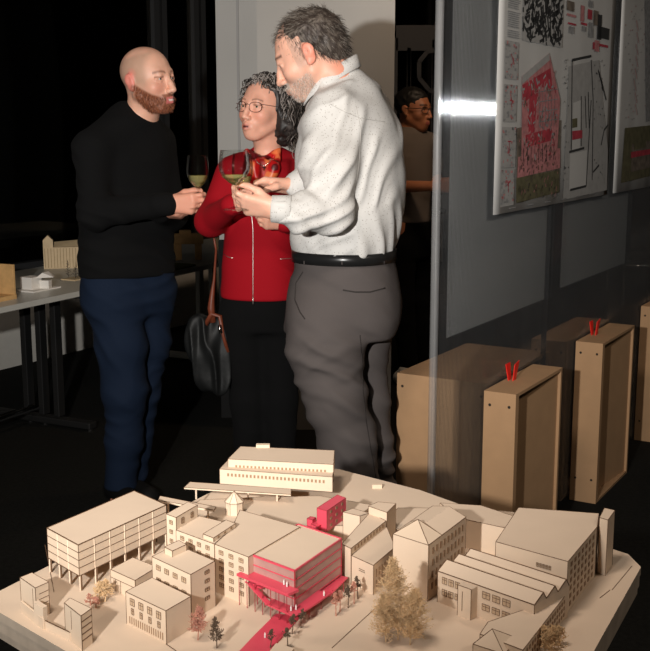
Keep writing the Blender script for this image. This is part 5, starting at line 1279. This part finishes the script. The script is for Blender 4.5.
strands('beard', HAIRM, wh, roots, dirs, .007, .0005, (0, 0, -.1), 4, [s2l(205, 195, 186), s2l(185, 165, 150), s2l(150, 130, 118), s2l(225, 215, 205)])
# hair cap and strands
S = SDF(hh_.c - .19, hh_.c + .19, .0045)
S.ell(hh_.w(-.022, 0, .040), (.107, .084, .088), hh_.R, 0); S.ell(hh_.w(-.070, 0, -.012), (.050, .066, .060), hh_.R, .03)
S.ell(hh_.w(.100, 0, -.030), (.062, .12, .098), hh_.R, .015, 's'); S.ell(hh_.w(.012, 0, -.075), (.075, .12, .088), hh_.R, .012, 's')
hc2 = lambda P, N_: lerpc(np.tile(np.array(s2l(62, 52, 46)), (len(P), 1)), s2l(120, 110, 100), smoothstep(.45, .75, vnoise(P * 90)) * .6)
hair, bvhair = sculpt(S, 'hair', HAIRM, wh, 1, disp=noise_fold(.004, 40, 40, 40), color=hc2, keep=True)
rr = random.Random(5); roots, dirs = [], []
for _ in range(5200):
    v = Vector((rr.gauss(0, 1), rr.gauss(0, 1), rr.gauss(0, 1))).normalized(); o_ = hh_.V(-.02, 0, .03); h = bvhair.ray_cast(o_ + v * .3, -v)
    if h[0] is None: continue
    l = hh_.local(np.array([h[0]]))[0]; n_ = Vector(h[1]); fl_ = Vector(hh_.R @ np.array([.9 if l[2] > .07 else -.35, .35 * (1 if l[1] > 0 else -1), -.25 if l[2] > .07 else -1.0]))
    roots.append(h[0] - n_ * .003); dirs.append(n_ * (.75 if l[2] > .06 else .28) + fl_ * .8)
strands('hair_strands', HAIRM, wh, roots, dirs, .028, .0008, (0, 0, -.10), 6, [s2l(58, 48, 42), s2l(44, 36, 32), s2l(96, 86, 78), s2l(72, 60, 52), s2l(150, 142, 132)], jit=.22)
# shirt
M_sh = mat('white_dotted_shirt', (.6, .58, .56), .75, bump=.12, bscale=400, spec=.25)
nt = M_sh.node_tree; N = nt.nodes; Lk = nt.links; bs = N['Principled BSDF']; tc = [n_ for n_ in N if n_.type == 'TEX_COORD'][0]
vo = N.new('ShaderNodeTexVoronoi'); vo.inputs['Scale'].default_value = 150; cr = N.new('ShaderNodeValToRGB'); cr.color_ramp.elements[0].position = .16; cr.color_ramp.elements[0].color = (.30, .27, .24, 1); cr.color_ramp.elements[1].position = .23; cr.color_ramp.elements[1].color = (.60, .585, .56, 1)
Lk.new(tc.outputs['Object'], vo.inputs['Vector']); Lk.new(vo.outputs['Distance'], cr.inputs['Fac']); Lk.new(cr.outputs['Color'], bs.inputs['Base Color'])
S = SDF((B_(255, 128).x, Y - .44, B_(0, 275).z), (B_(425, 128).x, Y + .36, B_(0, 55).z), .0048)
S.loft(torH, .03, round_=.02)
S.chain([A3(B_(338, 112, -.14)), A3(B_(346, 104, .0)), A3(B_(368, 110, .16))], [.070, .088, .074], .06)
S.chain([A3(B_(352, 104)), A3(B_(340, 92)), A3(B_(332, 84))], [.095, .088, .074], .03)
S.chain([A3(Lh['ls']) + [.01, .02, -.0], A3(B_(329, 165, -.20)), A3(Lh['le']), A3(B_(300, 214, -.30)), A3(Lh['lw']) + [.01, 0, 0]], [.082, .084, .064, .050, .038], .035)
S.chain([A3(Lh['rs']), A3(Lh['re']), A3(Lh['rw']) + [.015, 0, 0]], [.075, .060, .040], .035)
S.ell(A3(B_(325, 62)), (.080, .070, .075), None, .008, 's')
S.plane((0, 0, B_(0, 252.5).z), (0, 0, -1), .01)
def dispH(P, N_):
    z = P[:, 2]; x = P[:, 0]; low = smoothstep(B_(0, 185).z, B_(0, 245).z, z); xm = B_(352, 128).x; arm = smoothstep(xm + .02, xm - .02, x)
    d = .004 * (vnoise(P * 7) - .5) * 2
    d += .010 * folds(P, (.75, .2, .7), 10, 1.3, 1, 4, 1.8) * (1 - low * .6) + .008 * folds(P, (.9, .2, -.45), 14, 1.1, 6, 5, 2.0)
    d += .011 * folds(P, (1, .5, .12), 15, .8, 9, 5, 1.4, (.3, .5)) * low * (1 - arm * .5)
    return d + .008 * folds(P, (-.5, 0, 1), 19, 1.0, 4, 6, 1.6, (.38, .55)) * arm
shirt, bvs = sculpt(S, 'shirt', M_sh, wh, 1, disp=dispH, keep=True)
# collar
b = MB(); vs = []; fs = []; n_ = 40
c0 = A3(B_(332, 79, -.005))
for ring, (rx, ry, dz) in enumerate(((.078, .076, -.020), (.075, .073, .018), (.071, .069, .030), (.078, .077, .028), (.090, .088, -.012), (.086, .084, -.014))):
    for j in range(n_):
        a = 2 * PI * j / n_; x_, y_ = math.cos(a), math.sin(a); tilt = .60 * x_ * rx; fr_ = max(0, -x_) ** 6 * .016
        vs.append((c0[0] + rx * x_, c0[1] + ry * y_, c0[2] + dz + tilt - (fr_ if ring in (4, 5) else 0)))
for i in range(5):
    for j in range(n_): fs.append((i * n_ + j, i * n_ + (j + 1) % n_, (i + 1) * n_ + (j + 1) % n_, (i + 1) * n_ + j))
b.add(vs, fs); o = b.build('collar', M_sh, shirt, smooth=True); md = o.modifiers.new('thick', 'SOLIDIFY'); md.thickness = .0022
for (A_, r_, R_) in ((Lh['lw'], .040, (1, -.0, -.05)), (Lh['rw'], .040, (1, .3, 0))):
    a = A3(A_); d = np.array(R_); d = d / np.linalg.norm(d); b = MB(); b.tube([a - d * .012, a - d * .010, a + d * .045, a + d * .048], [r_ - .006, r_, r_ + .003, r_ - .004], 22); b.build('cuff', M_sh, shirt, smooth=True)
for pts in ([(330, 104), (345, 112), (360, 118), (385, 122)], [(356, 106), (361, 130), (359, 165), (354, 200)]):
    t = trace(bvs, pts, 3, .0006); b = MB(); b.tube(t, .0009, 5); b.build('seam', mat('shirt_seam', (.45, .43, .40), .8), shirt, smooth=True)
# trousers
M_gr = cloth('grey_chino', s2l(82, 76, 74), .85)
S = SDF((B_(270, 128).x, Y - .36, .02), (B_(425, 128).x, Y + .36, B_(0, 248).z), .0055)
S.loft(secs([(251, 297, 391, .155), (270, 295, 396, .165), (295, 288, 399, .17), (318, 286, 399, .16), (335, 286, 392, .12)], Y, fwH, .16), .03, round_=.01)
S.chain([A3(B_(324, 320, -.08)), A3(B_(325, 350, -.09)), A3(B_(334, 395, -.10)), A3(B_(347, 440, -.08)), A3(B_(356, 490, -.06)), A3(al)], [.118, .118, .098, .088, .080, .066], .04)
S.chain([A3(B_(368, 305, .06)), A3(B_(362, 350, .06)), A3(B_(368, 400, .06)), A3(B_(374, 440, .08)), A3(B_(378, 490, .10)), A3(ar)], [.110, .088, .066, .064, .062, .060], .025)
S.plane((0, 0, .05), (0, 0, -1), .01)
def dispT(P, N_):
    q = np.stack([P[:, 0] * 6 + P[:, 2] * 7, P[:, 1] * 5, P[:, 2] * 14 - P[:, 0] * 5], 1); q = q + .7 * vnoise(q * .6)[:, None]; low = smoothstep(B_(0, 300).z, B_(0, 345).z, P[:, 2])
    return .004 * (ridge(q * .5) - .4) + (.0075 * folds(P, (.45, 0, 1), 8.5, 1.2, 2, 4, 1.8, (.32, .5)) + .0045 * folds(P, (-.45, .2, 1), 14, 1.0, 7, 5, 1.6)) * low + .003 * folds(P, (.6, 0, 1), 16, 1, 5)
tr_h, bvt = sculpt(S, 'trousers', M_gr, wh, 2, disp=dispT, keep=True)
M_grd = cloth('dark_seam', s2l(52, 48, 46))
for nm, pts, r_ in (('pocket_opening', [(303, 272), (296, 283), (295, 300), (300, 312), (305, 319)], .0022), ('back_pocket', [(343, 290), (355, 292), (370, 292), (385, 288)], .0024), ('seam', [(360, 335), (362, 360), (363, 390), (366, 420), (371, 450), (376, 478)], .0014)):
    t = trace(bvt, pts, 3, .0008); b = MB(); b.tube(t, r_, 6); b.build(nm, M_grd, tr_h, smooth=True)
M_belt = mat('black_leather_belt', (.012, .012, .012), .28)
bs_ = secs([(249, 296, 392.5, .160), (254.5, 296, 392.5, .160), (260, 296, 392.5, .160)], Y, fwH, .16)
b = MB(); vs = []; fs = []; n_ = 64
for k_, (z, cx_, cy_, ru, rv, yw) in enumerate(sorted(bs_)):
    for j in range(n_):
        a = 2 * PI * j / n_; cc, ss = math.cos(a), math.sin(a); u = ru * math.copysign(abs(cc) ** (2 / 2.3), cc); v = rv * math.copysign(abs(ss) ** (2 / 2.3), ss); vs.append((cx_ + (u + .006 * cc) * math.cos(yw) - (v + .006 * ss) * math.sin(yw), cy_ + (u + .006 * cc) * math.sin(yw) + (v + .006 * ss) * math.cos(yw), z))
for i in range(2):
    for j in range(n_): fs.append((i * n_ + j, i * n_ + (j + 1) % n_, (i + 1) * n_ + (j + 1) % n_, (i + 1) * n_ + j))
b.add(vs, fs); belt = b.build('belt', M_belt, wh, smooth=True); md = belt.modifiers.new('thick', 'SOLIDIFY'); md.thickness = .004; md.offset = 1
bvb = BVHTree.FromPolygons([Vector(v) for v in vs], fs)
for x_ in (304, 342, 384):
    p0_, p1_ = on(bvb, x_, 251, .007), on(bvb, x_, 259, .007)
    if p0_ and p1_: b = MB(); b.bar(p0_ + Vector((0, 0, .006)), p1_ - Vector((0, 0, .012)), .011, .0025, up=(0, -1, 0)); b.build('belt_loop', M_gr, tr_h)
for q in (al, ar):
    S = SDF(A3(q) * [1, 1, 0] - [.34, .2, .005], A3(q) * [1, 1, 0] + [.2, .3, .15], .005); shoe(S, q, (-.9, .35), .29); sculpt(S, 'shoe', M_shb, wh, 1)

# ================= man in the background =================
Y = 6.4
bg = empty('person', (B_(410, 300).x, Y, 0)); tag(bg, 'dark-haired man in glasses and dark t-shirt, half hidden behind the white shirt', 'person')
hg = Head(B_(414, 110, 0), (.80, -.60, .0), (0, 0, 1), 1.02, 1.0)
S = SDF((B_(368, 128).x, Y - .42, -.005), (B_(450, 128).x, Y + .30, B_(0, 80).z), .0055)
hg.build(S); nkG = B_(408, 133, .02); S.chain([hg.w(-.03, 0, -.05), A3(nkG)], [.056, .062], .03)
torG = secs([(132, 392, 424, .08), (140, 386, 432, .10), (165, 385, 432, .12), (200, 387, 431, .12), (222, 388, 431, .12)], Y, (.5, -.86), .12)
S.loft(shrink(torG, .02), .04, round_=.02)
S.chain([A3(B_(388, 144, -.06)), A3(B_(387, 187, -.10)), A3(B_(432, 186, -.26))], [.048, .040, .028], .03); S.chain([A3(B_(430, 144, .08)), A3(B_(436, 185, .05)), A3(B_(440, 190, -.16))], [.048, .038, .028], .03)
hand(S, A3(B_(434, 186, -.27)), (1, -.3, 0), (0, 1, 0), (0, 0, 1), [(20, 40, 30)] * 4, [(.8, .4, .4), (1, .1, .3), (1, 0, .2)], .95)
for hx, ax_, dy in ((402, 408, -.05), (420, 424, .08)): S.chain([A3(B_(hx, 225, dy)), A3(B_(hx, 300, dy)), A3(B_(ax_, 360, dy)), A3(B_(ax_ + 2, 368, dy - .02))], [.075, .05, .036, .022], .03)
GC = np.array(s2l(168, 108, 76))
def col_g(P, N_):
    c = np.tile(GC, (len(P), 1)); q = hg.local(P); x, y, z = q.T; head = (np.linalg.norm(q, axis=1) < .17)
    br = head * (x > .06) * (np.abs(np.abs(y) - .032) < .020) * np.exp(-((z - .026) / .005) ** 2); c = lerpc(c, s2l(30, 20, 15), np.clip(br, 0, 1)); lip = head * (x > .085) * (np.abs(y) < .021) * (np.abs(z + .0745) < .010); return lerpc(c, s2l(150, 80, 70), lip * 1.)
sculpt(S, 'body', SK, bg, 1, color=col_g); hg.eyes(bg, (.03, .02, .01)); spectacles(hg, bg, mat('black_spectacle_frame', (.01, .01, .01), .3), th=.0022)
S = SDF(hg.c - .17, hg.c + .17, .006); S.ell(hg.w(-.022, 0, .045), (.108, .086, .088), hg.R, 0); S.ell(hg.w(.09, 0, -.02), (.05, .11, .085), hg.R, .015, 's'); S.ell(hg.w(.02, 0, -.08), (.09, .12, .085), hg.R, .015, 's')
sculpt(S, 'hair', HAIRM, bg, 1, disp=noise_fold(.008, 40, 40, 40), color=lambda P, N_: np.tile(np.array((.008, .007, .006)), (len(P), 1)))
S = SDF((B_(370, 128).x, Y - .30, B_(0, 232).z), (B_(446, 128).x, Y + .28, B_(0, 122).z), .006); S.loft(torG, .03, round_=.015); S.chain([A3(B_(392, 142, -.04)), A3(B_(408, 138, .0)), A3(B_(426, 142, .05))], [.06, .07, .06], .04)
S.chain([A3(B_(388, 144, -.06)), A3(B_(387, 168, -.08))], [.066, .062], .03); S.chain([A3(B_(430, 144, .08)), A3(B_(434, 168, .06))], [.062, .058], .03); S.ell(A3(nkG) + [0, -.01, .05], (.06, .06, .05), None, .008, 's')
sculpt(S, 't_shirt', cloth('brown_grey_tee', s2l(105, 95, 88)), bg, 2, disp=noise_fold(.006, 8, 8, 12))
S = SDF((B_(372, 128).x, Y - .28, .02), (B_(446, 128).x, Y + .28, B_(0, 214).z), .0065); S.loft(secs([(218, 389, 430, .115), (240, 387, 431, .12), (258, 388, 431, .10)], Y, (.5, -.86), .12), .02, round_=.02)
for hx, ax_, dy in ((402, 408, -.05), (420, 424, .08)): S.chain([A3(B_(hx, 245, dy)), A3(B_(hx, 300, dy)), A3(B_(ax_, 362, dy))], [.09, .072, .060], .03)
S.plane((0, 0, .105), (0, 0, -1), .01); sculpt(S, 'trousers', M_blk, bg, 2, disp=noise_fold(.006, 8, 8, 12, 1))
M_snk = mat('white_sneaker', (.6, .59, .57), .6, bump=.2, bscale=40)
for x_, dy in ((408, -.08), (424, .08)):
    q = B_(x_, 362, dy); S = SDF(A3(q) * [1, 1, 0] - [.2, .3, .005], A3(q) * [1, 1, 0] + [.34, .2, .16], .005); shoe(S, q, (.85, -.5), .29); sculpt(S, 'shoe', M_snk, bg, 1, disp=noise_fold(.002, 40, 40, 60))

# ================= wine glasses =================
M_gl = bpy.data.materials.new('clear_glass'); M_gl.use_nodes = True
nt = M_gl.node_tree; nt.nodes.clear(); o_ = nt.nodes.new('ShaderNodeOutputMaterial'); t_ = nt.nodes.new('ShaderNodeBsdfTransparent'); g_ = nt.nodes.new('ShaderNodeBsdfGlossy'); f_ = nt.nodes.new('ShaderNodeLayerWeight'); x_ = nt.nodes.new('ShaderNodeMixShader')
f_.inputs['Blend'].default_value = .22; g_.inputs['Roughness'].default_value = .03; t_.inputs['Color'].default_value = (.93, .94, .93, 1)
mu = nt.nodes.new('ShaderNodeMath'); mu.operation = 'MULTIPLY'; mu.inputs[1].default_value = .45; nt.links.new(f_.outputs['Fresnel'], mu.inputs[0]); nt.links.new(mu.outputs[0], x_.inputs[0]); nt.links.new(t_.outputs[0], x_.inputs[1]); nt.links.new(g_.outputs[0], x_.inputs[2]); nt.links.new(x_.outputs[0], o_.inputs[0])
M_wine = bpy.data.materials.new('white_wine'); M_wine.use_nodes = True
nt = M_wine.node_tree; nt.nodes.clear(); o_ = nt.nodes.new('ShaderNodeOutputMaterial'); t_ = nt.nodes.new('ShaderNodeBsdfTransparent'); g_ = nt.nodes.new('ShaderNodeBsdfGlossy'); x_ = nt.nodes.new('ShaderNodeMixShader'); d_ = nt.nodes.new('ShaderNodeBsdfDiffuse'); y_ = nt.nodes.new('ShaderNodeMixShader')
t_.inputs['Color'].default_value = (.86, .80, .42, 1); g_.inputs['Roughness'].default_value = .05; x_.inputs[0].default_value = .08; y_.inputs[0].default_value = .22; d_.inputs['Color'].default_value = (.9, .80, .42, 1)
nt.links.new(t_.outputs[0], y_.inputs[1]); nt.links.new(d_.outputs[0], y_.inputs[2]); nt.links.new(y_.outputs[0], x_.inputs[1]); nt.links.new(g_.outputs[0], x_.inputs[2]); nt.links.new(x_.outputs[0], o_.inputs[0])
def wine_glass(label, c, z0, R_, hb_, stem, fill, tilt=0):
    """c: stem axis, z0: foot"""
    e = empty('wine_glass', (c[0], c[1], z0)); tag(e, label, 'wine glass', 'glasses of white wine'); 
    zb2 = stem; prof = [(0, 0), (.034, 0), (.035, .002), (.030, .004), (.008, .008), (.0042, .014), (.0038, stem - .012), (.006, stem - .002)]
    bowl = [(.006, stem - .002), (.45 * R_, stem + .008), (.78 * R_, stem + hb_ * .22), (.97 * R_, stem + hb_ * .42), (R_, stem + hb_ * .55), (.95 * R_, stem + hb_ * .78), (.86 * R_, stem + hb_)]
    bowl_s = []
    for i in range(33):
        t = i / 32 * (len(bowl) - 1); j = min(int(t), len(bowl) - 2); f = t - j; f2 = f * f * (3 - 2 * f) * .4 + f * .6; bowl_s.append((bowl[j][0] + (bowl[j + 1][0] - bowl[j][0]) * f2, bowl[j][1] + (bowl[j + 1][1] - bowl[j][1]) * f))
    b = MB(); b.lathe((c[0], c[1], z0), bowl_s + [(r - .0012, z) for r, z in bowl_s[::-1]], 36); b.build('bowl', M_gl, e, smooth=True)
    b = MB(); b.lathe((c[0], c[1], z0), prof, 28); b.build('stem', M_gl, e, smooth=True)
    zf = stem + hb_ * fill; w_ = [(max(r - .002, 0), z) for r, z in bowl_s if z < zf]; b = MB(); b.lathe((c[0], c[1], z0), [(0, stem + .002)] + w_ + [(w_[-1][0], zf), (0, zf)], 36); b.build('wine', M_wine, e, smooth=True)
    return e
Y = 4.30
g0 = B_(198.5, 209, -.345 + .03); ztop = B_(198.5, 155.5, -.315).z; 
wine_glass('wine glass in the bald man\'s hand, a third full of white wine', (g0.x, g0.y), g0.z, .0415, (ztop - g0.z) * .60, (ztop - g0.z) * .40, .38)
Y = 3.50
g0 = B_(235, 210, -.36); ztop = B_(235.5, 150, -.36).z
wine_glass('larger wine glass held out by the man in the white shirt', (g0.x, g0.y), g0.z, .046, (ztop - g0.z) * .57, (ztop - g0.z) * .43, .28)
Y = 4.02
g0 = B_(243, 214, -.32); wine_glass('wine glass in the woman\'s hand, behind the larger glass', (g0.x, g0.y), g0.z, .037, .12, .085, .35)
# ------------------------------------------------------------------ light
def light(kind, name, loc, power, col=(1, 1, 1), tgt=None, **kw):
    d = bpy.data.lights.new(name, kind); d.energy = power; d.color = col
    for k, v in kw.items(): setattr(d, k, v)
    o = bpy.data.objects.new(name, d); COL.objects.link(o); o.location = loc
    if tgt is not None: o.rotation_euler = (Vector(tgt) - Vector(loc)).to_track_quat('-Z', 'Y').to_euler()
    return o
light('SPOT', 'camera_flash', (-.6, -.05, 1.64), 580, (1, .97, .93), (.0, 5, 2.0), spot_size=math.radians(80), spot_blend=1, shadow_soft_size=.03)
light('AREA', 'overhead_fill', (2.3, 1.6, 3.1), 20, (1, .86, .72), (1.0, 3.0, .5), size=.4)  # unseen fill, added to brighten the sides of stands and model facing right
light('AREA', 'passage_fill', (.95, 5.1, 3.0), 13, (1, .72, .48), (.55, 6.4, 1.3), size=.3)  # unseen fill, added so the man in the background shows
light('AREA', 'overhead_fill', (-.6, .9, 3.2), 34, (1, .86, .74), (.05, 1.8, .8), size=.5)  # unseen soft fill, added above the model to warm and even its light
w = bpy.data.worlds.new('night'); SC.world = w; w.use_nodes = True
w.node_tree.nodes['Background'].inputs[0].default_value = (.010, .011, .013, 1); w.node_tree.nodes['Background'].inputs[1].default_value = .5
SC.view_settings.view_transform = 'Standard'; SC.view_settings.look = 'None'; SC.view_settings.gamma = 1; SC.view_settings.exposure = 0; SC.view_settings.use_curve_mapping = False
